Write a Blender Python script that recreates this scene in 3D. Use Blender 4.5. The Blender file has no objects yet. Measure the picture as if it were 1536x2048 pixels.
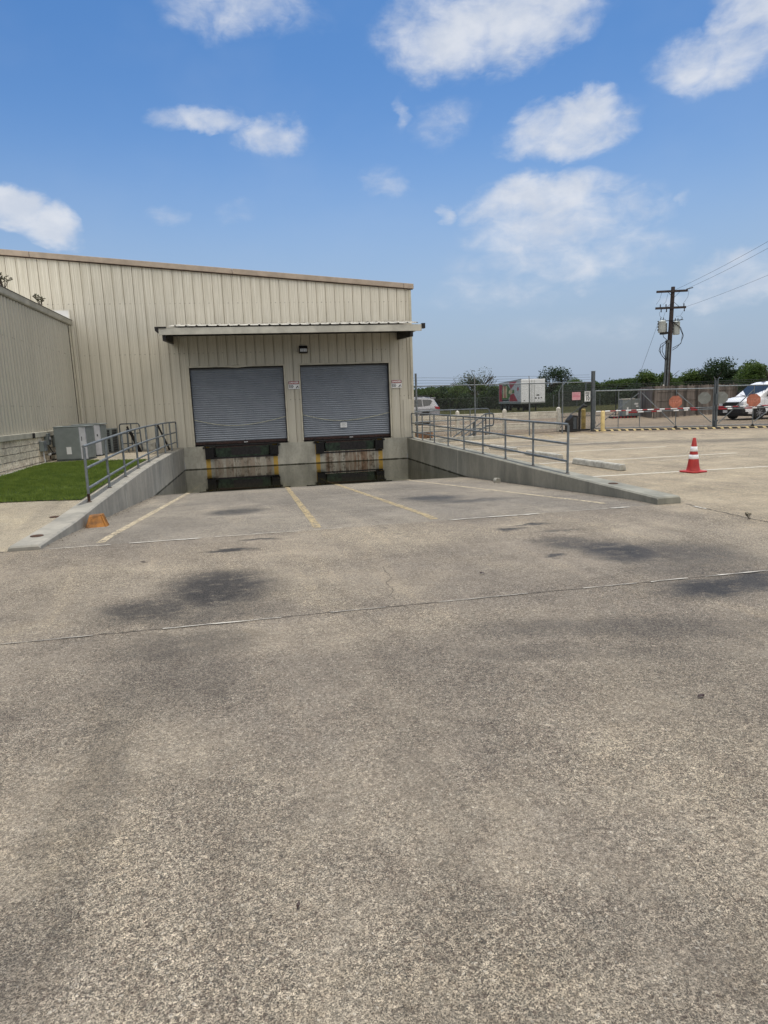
import bpy, math, random
from mathutils import Vector, Matrix
R = math.radians
random.seed(7)
scn = bpy.context.scene
COL = scn.collection

# ------------------------------------------------------------------ camera
CAM = Vector((2.47769, -22.48393, 1.45231)); FPX = 1291.12
RT = Vector((0.98079, -0.19143, -0.03743)); UP = Vector((0.06757, 0.15343, 0.98585)); FW = Vector((0.18298, 0.96944, -0.16342))
cd = bpy.data.cameras.new('camera'); cam = bpy.data.objects.new('camera', cd); COL.objects.link(cam)
cam.matrix_world = Matrix(((RT.x, UP.x, -FW.x, CAM.x), (RT.y, UP.y, -FW.y, CAM.y), (RT.z, UP.z, -FW.z, CAM.z), (0, 0, 0, 1)))
cd.sensor_fit = 'HORIZONTAL'; cd.sensor_width = 36; cd.lens = 36 * FPX / 1536
cd.clip_start = 0.05; cd.clip_end = 5000
scn.camera = cam

# ------------------------------------------------------------------ sun and sky
SUN_EL, SUN_ROT = 73.0, 22.0          # rotation clockwise from +Y
SKY_STR = 0.15
sd = bpy.data.lights.new('sun', 'SUN'); sun = bpy.data.objects.new('sun', sd); COL.objects.link(sun)
sd.energy = 3.0; sd.angle = R(0.6); sd.color = (1.0, .955, .88)
el, ro = R(SUN_EL), R(SUN_ROT)
sv = Vector((math.sin(ro) * math.cos(el), math.cos(ro) * math.cos(el), math.sin(el)))
sun.rotation_euler = sv.to_track_quat('Z', 'Y').to_euler(); sun.location = (0, 0, 40)
scn.view_settings.view_transform = 'Standard'; scn.view_settings.look = 'None'
scn.view_settings.exposure = 0.0; scn.view_settings.gamma = 1.0; scn.view_settings.use_curve_mapping = False


class N:
    """small node-tree helper"""
    def __init__(s, nt): s.nt = nt; s.n = nt.nodes; s.l = nt.links
    def new(s, t, **k):
        a = s.n.new(t)
        for kk, v in k.items(): setattr(a, kk, v)
        return a
    def put(s, sock, v):
        if isinstance(v, bpy.types.NodeSocket): s.l.new(v, sock)
        elif isinstance(v, (tuple, list)) and len(v) == 3 and sock.type == 'RGBA': sock.default_value = (*v, 1)
        else: sock.default_value = v
    def m(s, op, a, b=None, c=None, clamp=False):
        q = s.new('ShaderNodeMath', operation=op, use_clamp=clamp); s.put(q.inputs[0], a)
        if b is not None: s.put(q.inputs[1], b)
        if c is not None: s.put(q.inputs[2], c)
        return q.outputs[0]
    def vm(s, op, a, b=None):
        q = s.new('ShaderNodeVectorMath', operation=op); s.put(q.inputs[0], a)
        if b is not None: s.put(q.inputs[1], b)
        return q.outputs[0]
    def mix(s, f, a, b, bt='MIX'):
        q = s.new('ShaderNodeMix', data_type='RGBA', blend_type=bt); s.put(q.inputs[0], f); s.put(q.inputs[6], a); s.put(q.inputs[7], b)
        return q.outputs[2]
    def noise(s, vec, sc, det=3, rough=.5, dist=0.0, out=0):
        q = s.new('ShaderNodeTexNoise'); s.put(q.inputs['Vector'], vec); s.put(q.inputs['Scale'], sc)
        s.put(q.inputs['Detail'], det); s.put(q.inputs['Roughness'], rough); s.put(q.inputs['Distortion'], dist)
        return q.outputs[out]
    def vor(s, vec, sc, feat='F1', out='Distance', rnd=1.0):
        q = s.new('ShaderNodeTexVoronoi', feature=feat); s.put(q.inputs['Vector'], vec); s.put(q.inputs['Scale'], sc)
        s.put(q.inputs['Randomness'], rnd); return q.outputs[out]
    def ramp(s, f, lo, hi, a=0.0, b=1.0):
        q = s.new('ShaderNodeMapRange', clamp=True, interpolation_type='SMOOTHSTEP'); s.put(q.inputs[0], f)
        for i, v in enumerate((lo, hi, a, b)): s.put(q.inputs[i + 1], v)
        return q.outputs[0]
    def pos(s): return s.new('ShaderNodeNewGeometry').outputs['Position']
    def obj(s): return s.new('ShaderNodeTexCoord').outputs['Object']
    def sep(s, v):
        q = s.new('ShaderNodeSeparateXYZ'); s.put(q.inputs[0], v); return q.outputs
    def comb(s, x, y, z):
        q = s.new('ShaderNodeCombineXYZ')
        for i, v in enumerate((x, y, z)): s.put(q.inputs[i], v)
        return q.outputs[0]
    def scale(s, v, k):
        return s.vm('MULTIPLY', v, k)
    def bump(s, h, st, dist=.01):
        q = s.new('ShaderNodeBump'); s.put(q.inputs['Height'], h); s.put(q.inputs['Strength'], st); s.put(q.inputs['Distance'], dist)
        return q.outputs[0]


def bw(N_, col, sat=0.0):
    q = N_.new('ShaderNodeSeparateColor'); N_.put(q.inputs[0], col); return q.outputs[0]


world = bpy.data.worlds.new("World"); scn.world = world; world.use_nodes = True
W = N(world.node_tree)
bg = W.n['Background']; bg.inputs['Strength'].default_value = SKY_STR
sky = W.new('ShaderNodeTexSky', sky_type='NISHITA', sun_disc=False)
sky.sun_elevation = el; sky.sun_rotation = ro; sky.altitude = 0; sky.air_density = 1.0; sky.dust_density = 1.2; sky.ozone_density = 1.6
# cloud field in azimuth / elevation degrees
tc = W.new('ShaderNodeTexCoord').outputs['Generated']
sx = W.sep(tc)
az = W.m('MULTIPLY', W.m('ARCTAN2', sx[0], sx[1]), 57.2958)
ele = W.m('MULTIPLY', W.m('ARCSINE', sx[2]), 57.2958)
p2 = W.comb(az, W.m('MULTIPLY', ele, 1.5), 0.0)
nA = W.noise(p2, .16, 5, .58, .3, 1)
nAs = W.new('ShaderNodeSeparateColor'); W.put(nAs.inputs[0], nA)
wx = W.m('ADD', az, W.m('MULTIPLY', W.m('SUBTRACT', nAs.outputs[0], .5), 7.0))
wy = W.m('ADD', ele, W.m('MULTIPLY', W.m('SUBTRACT', nAs.outputs[1], .5), 4.2))
CL = [(19.77, 26.82, 7.6, 2.3, 1.0), (23.63, 27.6, 5.4, 1.7, .9), (0.8, 28.3, 5.6, 1.5, .6), (-2.85, 21.73, 3.5, .75, .7), (2.2, 20.9, 2.6, 1.1, .75),
      (-16.9, 15.0, 2.2, 1.2, 1.25), (-14.5, 14.2, 2.2, 1.15, 1.15), (26.7, 20.1, 4.2, 1.7, .95), (28.2, 21.2, 2.2, 1.2, .9), (37.18, 22.6, 3.6, 1.6, .8),
      (39.7, 24.6, 2.9, 1.9, .9), (24.3, 15.6, 6.0, 1.6, 1.0), (25.6, 13.61, 6.8, 2.1, .75), (26.2, 11.06, 8.0, 1.7, .52), (21.16, 8.67, 5.6, 1.2, .34),
      (11.82, 17.96, 1.6, .9, .42), (15.97, 15.44, .9, .7, .5), (-5.91, 15.53, 1.4, .6, .32), (39.8, 8.6, 3.6, 1.7, .62), (37.5, 7.2, 4.5, .9, .35), (30, 5.5, 8, 1.2, .22), (16.66, 21.43, 2.2, 1.5, .34),
      (34.32, 14.33, .9, .5, .3), (-0.25, 15.41, 1.5, .6, .2), (13.65, 22.57, .6, 1.1, .3), (-40, 24, 9, 3, .8), (60, 20, 10, 3, .8), (80, 12, 8, 2, .6),
      (150, 30, 16, 5, .9), (-120, 25, 14, 4, .9), (-75, 40, 12, 5, .9), (200, 50, 14, 6, .8)]
acc = None
for (ca, ce, ra, re, st) in CL:
    dx = W.m('DIVIDE', W.m('SUBTRACT', wx, ca), ra * 1.32); dy = W.m('DIVIDE', W.m('SUBTRACT', wy, ce), re * 1.38)
    d2 = W.m('ADD', W.m('MULTIPLY', dx, dx), W.m('MULTIPLY', dy, dy))
    g = W.m('MULTIPLY', W.m('SUBTRACT', 1.0, d2, clamp=True), st)
    acc = g if acc is None else W.m('MAXIMUM', acc, g)
det = W.noise(p2, .42, 5, .55, .4)
wisp = W.noise(W.vm('ADD', W.scale(p2, (.6, 1.3, 1)), (9, 4, 0)), 1.1, 6, .66, .8)
fbm = W.m('ADD', W.m('MULTIPLY', W.m('SUBTRACT', det, .5), 1.15), W.m('MULTIPLY', W.m('SUBTRACT', wisp, .5), .28))
edge = W.ramp(acc, 0.0, .30)
dens = W.m('ADD', W.m('MULTIPLY', acc, 1.05), W.m('MULTIPLY', fbm, edge))
dens = W.ramp(dens, -.02, 1.15)
dens = W.m('MULTIPLY', dens, .92)
# soft haze towards the horizon
hz = W.ramp(ele, 0.0, 22.0, .90, 0.0)
veil = W.m('MULTIPLY', W.ramp(W.noise(p2, .05, 4, .6), .42, .75), .10)
tint = W.mix(W.ramp(ele, 1.0, 30.0), (.80, .88, .92), (.30, .535, .765))
skc = W.mix(1.0, sky.outputs[0], tint, 'MULTIPLY')
SKYN = W.mix(hz, skc, (2.25, 2.80, 3.75))
SKYN = W.mix(veil, SKYN, (3.4, 4.0, 5.0))
shade = W.ramp(W.noise(W.vm('ADD', p2, (3.1, 2.2, 0)), .3, 4, .55), .35, .7)
ccol = W.mix(shade, (4.1, 4.45, 5.1), (5.0, 5.2, 5.6))
SKYF = W.mix(dens, SKYN, ccol)
# bright cloud bank added to the unseen sky behind the camera for fill light
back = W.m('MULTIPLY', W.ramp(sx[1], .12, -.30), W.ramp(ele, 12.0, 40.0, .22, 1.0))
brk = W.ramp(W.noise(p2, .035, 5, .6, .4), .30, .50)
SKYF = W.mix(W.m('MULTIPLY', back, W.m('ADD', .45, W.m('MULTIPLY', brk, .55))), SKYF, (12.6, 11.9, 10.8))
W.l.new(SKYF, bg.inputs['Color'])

# ------------------------------------------------------------------ materials
MATS = {}


def newmat(name):
    m = bpy.data.materials.new(name); m.use_nodes = True
    return m, N(m.node_tree), m.node_tree.nodes['Principled BSDF']


def plain(name, col, rough=.6, metal=0.0, var=.12, sc=6.0, bump=0.0, spec=.4, streak=False):
    if name in MATS: return MATS[name]
    m, n, b = newmat(name)
    v = n.obj()
    if streak: v = n.scale(v, (1, 1, .06))
    f = n.noise(v, sc, 5, .6)
    lo = tuple(c * (1 - var * 1.6) for c in col); hi = tuple(min(1, c * (1 + var)) for c in col)
    n.put(b.inputs['Base Color'], n.mix(n.ramp(f, .3, .7), lo, hi))
    n.put(b.inputs['Roughness'], n.ramp(n.noise(n.obj(), sc * 2.3, 3), .3, .7, max(0, rough - .08), min(1, rough + .08)))
    b.inputs['Metallic'].default_value = metal; b.inputs['Specular IOR Level'].default_value = spec
    if bump: n.put(b.inputs['Normal'], n.bump(n.noise(n.obj(), sc * 8, 3), bump, .004))
    MATS[name] = m
    return m


def mask_ell(n, X, Y, x0, y0, rx, ry, rot, soft=.5):
    c, s = math.cos(rot), math.sin(rot)
    dx = n.m('SUBTRACT', X, x0); dy = n.m('SUBTRACT', Y, y0)
    a = n.m('DIVIDE', n.m('ADD', n.m('MULTIPLY', dx, c), n.m('MULTIPLY', dy, s)), rx)
    b = n.m('DIVIDE', n.m('SUBTRACT', n.m('MULTIPLY', dy, c), n.m('MULTIPLY', dx, s)), ry)
    d = n.m('SQRT', n.m('ADD', n.m('MULTIPLY', a, a), n.m('MULTIPLY', b, b)))
    return n.ramp(d, 1.0 - soft, 1.0 + soft, 1.0, 0.0)


def pavement_mat(name, ramp=False, apron=False):
    m, n, b = newmat(name)
    P = n.pos(); s = n.sep(P); X, Y = s[0], s[1]
    # broad tone variation
    w1 = n.noise(P, .35, 5, .6, .6); w2 = n.noise(P, 1.7, 5, .65, .3); w3 = n.noise(P, 9.0, 4, .6)
    warm = (.352, .300, .230); cool = (.262, .224, .180)
    if apron: warm, cool = (.40, .345, .255), (.34, .30, .23)
    if ramp: warm, cool = (.335, .292, .232), (.242, .214, .177)
    par = n.ramp(n.m('ADD', X, n.m('MULTIPLY', w1, .8)), 7.6, 8.9)
    par = n.m('MULTIPLY', par, n.ramp(Y, -19.5, -15.0))
    base = n.mix(n.ramp(w1, .38, .66), cool, warm)
    if not ramp: base = n.mix(par, base, (.46, .385, .272))
    base = n.mix(n.ramp(w2, .38, .68, 0, .38), base, n.mix(.60, base, (.095, .08, .066)))
    trk = n.noise(n.scale(n.vm('ADD', P, n.comb(n.m('MULTIPLY', Y, .12), 0.0, 0.0)), (2.4, .28, 1)), 1.0, 5, .62, .4)
    base = n.mix(n.ramp(trk, .52, .66, 0, .34), base, n.mix(1.0, base, (.60, .59, .60), 'MULTIPLY'))
    base = n.mix(n.ramp(trk, .46, .34, 0, .45), base, n.mix(1.0, base, (1.28, 1.25, 1.18), 'MULTIPLY'))
    w4 = n.noise(n.vm('ADD', P, (7.3, 2.1, 0)), .8, 5, .62, .8)
    base = n.mix(n.ramp(w4, .52, .70, 0, .45), base, n.mix(1.0, base, (1.28, 1.26, 1.18), 'MULTIPLY'))
    base = n.mix(n.ramp(w4, .46, .30, 0, .32), base, n.mix(1.0, base, (.66, .66, .68), 'MULTIPLY'))
    if not ramp and not apron: base = n.mix(n.ramp(n.m('ADD', Y, n.m('MULTIPLY', X, .55)), 9.6, 11.6, 0, .95), base, n.mix(1.0, base, (.66, .60, .56), 'MULTIPLY'))
    base = n.mix(n.ramp(w3, .35, .7, 0, .30), base, n.mix(.5, base, (.5, .46, .38)))
    # exposed aggregate: fine dark pits between pale mortar, scattered pebbles
    amt = n.ramp(n.noise(P, .9, 4, .65), .3, .62, .45, 1.0)
    if apron: amt = n.m('MULTIPLY', amt, .45)
    if ramp: amt = n.m('MULTIPLY', amt, .85)
    Pd = n.vm('ADD', P, n.scale(n.vm('SUBTRACT', n.noise(P, 60, 2, .5, 0, 1), (.5, .5, .5)), (.012, .012, .012)))
    def cells(sc, lo, hi, pw_=1.0):
        q = n.new('ShaderNodeSeparateColor'); n.put(q.inputs[0], n.vor(Pd, sc, 'F1', 'Color'))
        return q, n.m('ADD', lo, n.m('MULTIPLY', n.m('POWER', q.outputs[0], pw_), hi - lo))
    qa, va = cells(250, .26, 1.60); qb, vb = cells(150, .74, 1.20); qc, vc = cells(48, .80, 1.16)
    mul = n.m('MULTIPLY', n.m('MULTIPLY', va, vb), vc)
    mul = n.m('ADD', 1.0, n.m('MULTIPLY', n.m('SUBTRACT', mul, .99), amt))
    c = n.mix(1.0, base, n.comb(mul, n.m('ADD', n.m('MULTIPLY', mul, .97), .025), n.m('ADD', n.m('MULTIPLY', mul, .92), .06)), 'MULTIPLY')
    g1 = n.noise(P, 230, 3, .7); pit = n.ramp(g1, .475, .425, 0, 1)
    c = n.mix(n.m('MULTIPLY', pit, n.m('MULTIPLY', amt, .85)), c, (.020, .016, .013))
    dark = n.m('GREATER_THAN', qb.outputs[1], .86)
    c = n.mix(n.m('MULTIPLY', dark, n.m('MULTIPLY', amt, .60)), c, n.mix(qb.outputs[2], (.055, .032, .026), (.10, .08, .065)))
    lite = n.m('GREATER_THAN', qb.outputs[2], .990)
    c = n.mix(n.m('MULTIPLY', lite, .40), c, (.60, .55, .46))
    gr = g1
    # mid-scale clumps so the texture survives at a distance
    cl = n.noise(P, 48, 4, .8)
    c = n.mix(n.ramp(cl, .47, .62, 0, .58), c, n.mix(1.0, c, (.45, .42, .39), 'MULTIPLY'))
    c = n.mix(n.ramp(cl, .48, .36, 0, .45), c, n.mix(1.0, c, (1.35, 1.33, 1.28), 'MULTIPLY'))
    dv = n.noise(P, 1.6, 6, .7, .4, 1); ds = n.new('ShaderNodeSeparateColor'); n.put(ds.inputs[0], dv)
    Xw = n.m('ADD', X, n.m('MULTIPLY', n.m('SUBTRACT', ds.outputs[0], .5), .55))
    Yw = n.m('ADD', Y, n.m('MULTIPLY', n.m('SUBTRACT', ds.outputs[1], .5), .55))
    blot = n.ramp(n.noise(n.scale(P, (1, 1.6, 1)), 5.0, 6, .72), .36, .52)
    # oil and tyre stains with a place of their own
    if ramp:
        ST = [(2.02, -12.0, .42, .50, 0, 1.0), (5.3, -11.9, .50, .50, 0, 1.0), (5.75, -12.8, .55, .22, 0, .75), (5.35, -12.45, .30, .2, 0, .7), (2.1, -11.4, .4, .3, 0, .3), (3.6, -11, .8, 2.5, 0, .15), (5.4, -10.0, .7, 2.0, 0, .25)]
    else:
        ST = [(2.05, -17.1, .44, .60, .1, 1.0), (1.6, -17.55, .40, .34, .2, .85), (2.0, -17.75, .5, .25, 0, .6), (2.08, -15.68, .24, .07, 0, 1.0), (2.4, -15.15, .20, .05, 0, .9), (5.25, -15.65, .15, .07, 0, 1.0), (5.5, -15.5, .25, .05, 0, 1.0), (5.15, -17.0, .08, .05, 0, 1.0), (5.7, -15.9, .25, .06, 0, .6), (1.95, -18.4, .45, .26, 0, .55), (1.9, -18.9, .36, .5, 0, .28),
              (5.78, -17.0, .36, .48, 0, 1.0), (5.5, -16.55, .30, .36, -.5, .75), (6.3, -17.3, .5, .55, 0, .62), (5.75, -18.32, .42, .24, 0, 1.0), (6.4, -18.3, .6, .28, 0, .95), (6.1, -17.7, .6, .3, 0, .45),
              (1.75, -20.2, .12, 1.7, .06, .36), (1.1, -20.6, .2, 1.2, 0, .25), (3.0, -20.6, .14, 1.5, -.05, .22), (4.6, -18.9, 1.0, .18, -.25, .45), (4.2, -19.2, .9, .12, -.3, .35), (4.9, -20.0, .8, .9, .3, .26), (1.0, -20.6, .55, .5, 0, .28), (3.2, -19.2, .5, .8, .4, .12), (3.3, -21.3, .7, .4, 0, .2),
              (9.2, -5.0, .3, 7.0, 0, .20), (12.6, -3.6, 3.4, .55, -.22, .55), (17.5, -5.4, 3.2, .7, -.25, .5), (10.0, -1.5, 2.6, .8, -.2, .35), (22, -7, 4, .8, -.25, .45), (28, 4, 6, 2, -.1, .3), (22, 7, 6, 1.5, 0, .25)]
    stn = None
    for (x0, y0, rx, ry, ro_, a) in ST:
        k = n.m('MULTIPLY', mask_ell(n, Xw, Yw, x0, y0, rx, ry, ro_, .55), a)
        stn = k if stn is None else n.m('MAXIMUM', stn, k)
    stn = n.m('MULTIPLY', stn, n.ramp(blot, 0, 1, .62, 1.0))
    c = n.mix(n.m('MULTIPLY', stn, .95), c, n.mix(1.0, c, (.14, .145, .16), 'MULTIPLY'))
    # worn pale areas
    if not ramp and not apron:
        for (x0, y0, rx, ry, a) in ((2.9, -18.42, 1.1, .28, .45), (3.5, -15.7, 1.5, .75, .40), (1.2, -15.9, 1.4, .7, .22), (3.0, -20.2, .25, 1.4, .30), (4.2, -20.3, .6, 1.0, .30), (7.0, -15.6, 1.2, .6, .25)):
            k = n.m('MULTIPLY', mask_ell(n, Xw, Yw, x0, y0, rx, ry, 0, .6), a)
            c = n.mix(k, c, n.mix(1.0, c, (1.50, 1.48, 1.40), 'MULTIPLY'))
    # small wet-looking spots
    sp = n.vor(P, 1.3, 'F1', 'Distance'); spm = n.m('MULTIPLY', n.ramp(sp, .05, .075, 1, 0), n.ramp(n.noise(P, .7, 2), .52, .6))
    c = n.mix(n.m('MULTIPLY', spm, .5), c, n.mix(.6, c, (.05, .05, .05)))
    if ramp:
        # broom marks across and damp edge near the water
        br = n.noise(n.scale(P, (1, 14, 1)), 5.5, 4, .65)
        c = n.mix(n.ramp(br, .4, .7, 0, .28), c, n.mix(.6, c, (.45, .42, .36)))
        br2 = n.noise(n.scale(P, (.6, 5, 1)), 2.5, 5, .7)
        c = n.mix(n.ramp(br2, .50, .72, 0, .45), c, n.mix(.6, c, (.08, .07, .06)))
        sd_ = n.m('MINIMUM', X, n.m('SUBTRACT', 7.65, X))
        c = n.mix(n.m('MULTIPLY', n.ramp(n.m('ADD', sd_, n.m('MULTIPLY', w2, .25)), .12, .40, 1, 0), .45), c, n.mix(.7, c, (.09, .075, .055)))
        wet = n.ramp(n.m('ADD', s[2], n.m('MULTIPLY', n.m('SUBTRACT', n.noise(P, 2.2, 5, .6), .5), .03)), -.452, -.438, 1, 0)
        damp = n.ramp(n.m('ADD', s[2], n.m('MULTIPLY', n.m('SUBTRACT', n.noise(P, 1.3, 5, .65), .5), .06)), -.445, -.405, 1, 0)
        c = n.mix(n.m('MULTIPLY', damp, .38), c, n.mix(1.0, c, (.5, .49, .46), 'MULTIPLY'))
        c = n.mix(n.m('MULTIPLY', wet, .82), c, (.035, .034, .022))
    n.put(b.inputs['Base Color'], c)
    n.put(b.inputs['Roughness'], n.ramp(stn, 0, 1, .88, .62)); b.inputs['Specular IOR Level'].default_value = .3
    hgt = n.m('SUBTRACT', n.m('MULTIPLY', va, .5), n.m('MULTIPLY', pit, .9))
    n.put(b.inputs['Normal'], n.bump(n.m('MULTIPLY', hgt, amt), .55 if not apron else .3, .0035))
    return m


def concrete_wall_mat(name, base=(.30, .285, .24), dark=(.17, .165, .145), rust=False, joints=()):
    m, n, b = newmat(name)
    P = n.pos(); s = n.sep(P)
    st = n.noise(n.scale(P, (1.4, 1.4, .5)), 1.6, 6, .65, .2)
    bl = n.noise(P, 1.1, 5, .6, .3); fine = n.noise(P, 14, 4, .6)
    c = n.mix(n.ramp(st, .34, .68), dark, base)
    c = n.mix(n.ramp(bl, .35, .7, 0, .5), c, n.mix(.5, c, (.40, .385, .33)))
    c = n.mix(n.ramp(fine, .4, .75, 0, .35), c, n.mix(.5, c, (.10, .10, .085)))
    run = n.noise(n.scale(P, (4, 4, .22)), 1.0, 6, .75)
    c = n.mix(n.m('MULTIPLY', n.ramp(run, .55, .75), .45), c, (.115, .115, .095))
    c = n.mix(n.m('MULTIPLY', n.ramp(n.noise(n.scale(P, (5, 5, .2)), 1.3, 5, .7), .60, .75), .22), c, (.50, .48, .42))
    for j in joints:
        c = n.mix(n.m('MULTIPLY', n.m('LESS_THAN', n.m('ABSOLUTE', n.m('SUBTRACT', s[1], j[0])), j[1]), n.ramp(n.noise(P, 3), .35, .6)), c, j[2])
    if rust:
        rn = n.ramp(n.noise(n.scale(P, (6, 6, .5)), 1.2, 6, .7, .2), .36, .62)
        for (xa, xb, k) in ((.86, 2.95, .50), (4.60, 6.60, .80)):
            mk = n.m('MULTIPLY', n.ramp(s[0], xa, xa + .2), n.ramp(s[0], xb - .15, xb + .02, 1, 0))
            mk = n.m('MULTIPLY', mk, n.ramp(s[2], .12, .05, 0, 1) if False else n.ramp(s[2], -.9, -.6, .3, 1))
            c = n.mix(n.m('MULTIPLY', mk, n.m('MULTIPLY', rn, k)), c, n.mix(bl, (.20, .075, .022), (.10, .045, .02)))
            dk = n.ramp(n.noise(n.scale(P, (3, 3, 2)), 2.0, 5, .7), .5, .64)
            c = n.mix(n.m('MULTIPLY', mk, n.m('MULTIPLY', dk, .65)), c, (.045, .035, .022))
        yw = n.ramp(n.noise(P, 7, 4, .6), .32, .44)
        for xs in (.77, 3.01, 4.46, 6.67):
            mk = n.m('LESS_THAN', n.m('ABSOLUTE', n.m('SUBTRACT', s[0], xs)), .075)
            c = n.mix(n.m('MULTIPLY', n.m('MULTIPLY', mk, yw), .92), c, (.45, .28, .045))
    # algae and a dark line at the water level
    wl = n.m('ADD', s[2], n.m('MULTIPLY', n.m('SUBTRACT', n.noise(P, 3.5, 5, .65), .5), .07))
    nearw = n.ramp(s[1], -7.6, -6.2)
    c = n.mix(n.m('MULTIPLY', n.ramp(wl, -.440, -.415, 1, 0), n.m('MULTIPLY', nearw, .92)), c, (.022, .022, .012))
    n.put(b.inputs['Base Color'], c); b.inputs['Roughness'].default_value = .85; b.inputs['Specular IOR Level'].default_value = .3
    n.put(b.inputs['Normal'], n.bump(n.noise(P, 40, 4, .6), .35, .004))
    return m


def siding_mat(name, base, dark, streak=1.0):
    m, n, b = newmat(name)
    P = n.pos(); s = n.sep(P)
    st = n.noise(n.scale(P, (16, 16, .12)), 1.9, 5, .7)
    st2 = n.noise(n.scale(P, (26, 26, .2)), 2.0, 4, .7)
    c = n.mix(n.ramp(st, .3, .7), dark, base)
    chalk = (base[0] * 1.36, base[1] * 1.38, base[2] * 1.46)
    hi = n.ramp(n.m('ADD', s[2], n.m('MULTIPLY', n.noise(P, .6, 3), 1.2)), 3.9, 5.4)   # weathered, chalky upper sheets
    c = n.mix(n.m('MULTIPLY', n.ramp(st2, .42, .62), n.m('MULTIPLY', hi, .75 * streak)), c, chalk)
    dr = n.noise(n.scale(P, (34, 34, .22)), 1.5, 4, .75)
    c = n.mix(n.m('MULTIPLY', n.ramp(dr, .58, .72), .40 * streak), c, tuple(x * .52 for x in dark))
    for zz in (4.93, 3.35, 1.75):
        ln = n.m('LESS_THAN', n.m('ABSOLUTE', n.m('SUBTRACT', s[2], zz)), .014)
        dots = n.m('GREATER_THAN', n.m('FRACT', n.m('MULTIPLY', n.m('ADD', s[0], s[1]), 6.5573)), .72)
        c = n.mix(n.m('MULTIPLY', n.m('MULTIPLY', ln, dots), n.ramp(n.noise(P, 2.5, 3), .4, .6, .1, .6)), c, (.16, .14, .11))
    c = n.mix(n.m('MULTIPLY', n.ramp(n.m('ADD', s[2], n.m('MULTIPLY', n.noise(P, 3, 5, .7), .5)), .95, .45, 0, 1), .35), c, tuple(x * .62 for x in dark))
    bl = n.noise(P, .8, 4, .6)
    c = n.mix(n.ramp(bl, .4, .7, 0, .25), c, n.mix(.5, c, tuple(x * .6 for x in dark)))
    n.put(b.inputs['Base Color'], c); b.inputs['Roughness'].default_value = .48; b.inputs['Specular IOR Level'].default_value = .35
    n.put(b.inputs['Normal'], n.bump(n.noise(P, 1.4, 3, .5), .12, .02))
    return m


M = {}
M['pave'] = pavement_mat('exposed_concrete')
M['apron'] = pavement_mat('apron_concrete', apron=True)
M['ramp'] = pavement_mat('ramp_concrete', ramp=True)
M['cwallL'] = concrete_wall_mat('ramp_wall_concrete', (.36, .335, .285), (.235, .225, .195), joints=((-9.9, .016, (.52, .50, .44)), (-5.9, .008, (.12, .11, .09))))
M['cwallR'] = concrete_wall_mat('ramp_wall_concrete_dark', (.285, .275, .225), (.185, .182, .152), joints=((-5.95, .016, (.50, .47, .38)), (-10.8, .010, (.42, .39, .32)), (-2.6, .01, (.10, .10, .08))))
M['dock'] = concrete_wall_mat('dock_concrete', (.48, .46, .385), (.30, .29, .24), rust=True)
M['sid'] = siding_mat('wall_siding', (.62, .58, .48), (.51, .475, .385))
M['sid2'] = siding_mat('annex_siding', (.49, .455, .365), (.41, .38, .305), .5)
M['trim'] = plain('roof_trim', (.40, .325, .255), .5, 0, .10, 3, streak=False)
M['trimc'] = plain('cream_trim', (.56, .52, .41), .5, 0, .10, 4)
M['fascia'] = plain('fascia_metal', (.52, .50, .43), .45, 0, .16, 1.7)
M['gut'] = plain('annex_trim', (.40, .375, .30), .5, 0, .15, 2)
M['door'] = plain('door_curtain', (.25, .275, .312), .42, .40, .05, 3)
M['galv'] = plain('galvanised', (.185, .205, .215), .5, .35, .18, 9)
M['sheet'] = plain('canopy_sheet', (.46, .44, .39), .5, 0, .35, 5)
M['galvd'] = plain('galvanised_dark', (.10, .115, .125), .5, .3, .2, 9)
M['wire'] = plain('fence_wire', (.055, .058, .056), .5, .5, .1, 9)
M['black'] = plain('black_rubber', (.012, .011, .011), .7, 0, .3, 12)
M['dblack'] = plain('black_metal', (.020, .017, .016), .5, .2, .3, 12)
M['brown'] = plain('dark_brown_steel', (.045, .022, .018), .6, .1, .4, 12)
M['green'] = plain('leveler_green', (.018, .032, .018), .6, .1, .5, 6)
M['ac'] = plain('ac_grey_paint', (.215, .24, .235), .45, .1, .06, 5)
M['acl'] = plain('ac_light_panel', (.50, .50, .52), .45, .1, .08, 5)
M['acd'] = plain('ac_dark_grille', (.05, .055, .058), .6, .1, .2, 8)
M['white'] = plain('white_paint', (.78, .78, .77), .4, 0, .05, 3)
M['plank'] = plain('plank_white', (.84, .80, .70), .6, 0, .12, 4)
M['whited'] = plain('weathered_white', (.74, .71, .63), .6, 0, .14, 4)
M['yellow'] = plain('yellow_paint', (.74, .58, .26), .55, 0, .12, 5)
M['ochre'] = plain('ochre_paint', (.36, .26, .07), .6, 0, .3, 5)
M['chock'] = plain('chock_orange', (.29, .115, .014), .55, 0, .35, 9)
M['red'] = plain('red_tape', (.33, .018, .026), .45, 0, .1, 8)
M['cone'] = plain('cone_plastic', (.40, .032, .026), .5, 0, .12, 8)
M['reflect'] = plain('reflective_white', (.86, .86, .86), .35, 0, .03, 8)
M['wood'] = plain('weathered_wood', (.15, .125, .105), .85, 0, .4, 3, .4, streak=True)
M['pole'] = plain('pole_wood', (.05, .038, .037), .85, 0, .35, 2, .3, streak=True)
M['polemetal'] = plain('conduit_grey', (.13, .145, .145), .5, .3, .2, 4)
M['tank'] = plain('transformer_grey', (.52, .56, .54), .45, 0, .08, 3)
M['glass'] = plain('dark_glass', (.02, .024, .028), .08, 0, .05, 3, spec=.8)
M['tyre'] = plain('tyre', (.016, .016, .016), .85, 0, .2, 20)
M['rim'] = plain('rim', (.33, .33, .34), .35, .8, .1, 10)
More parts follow.
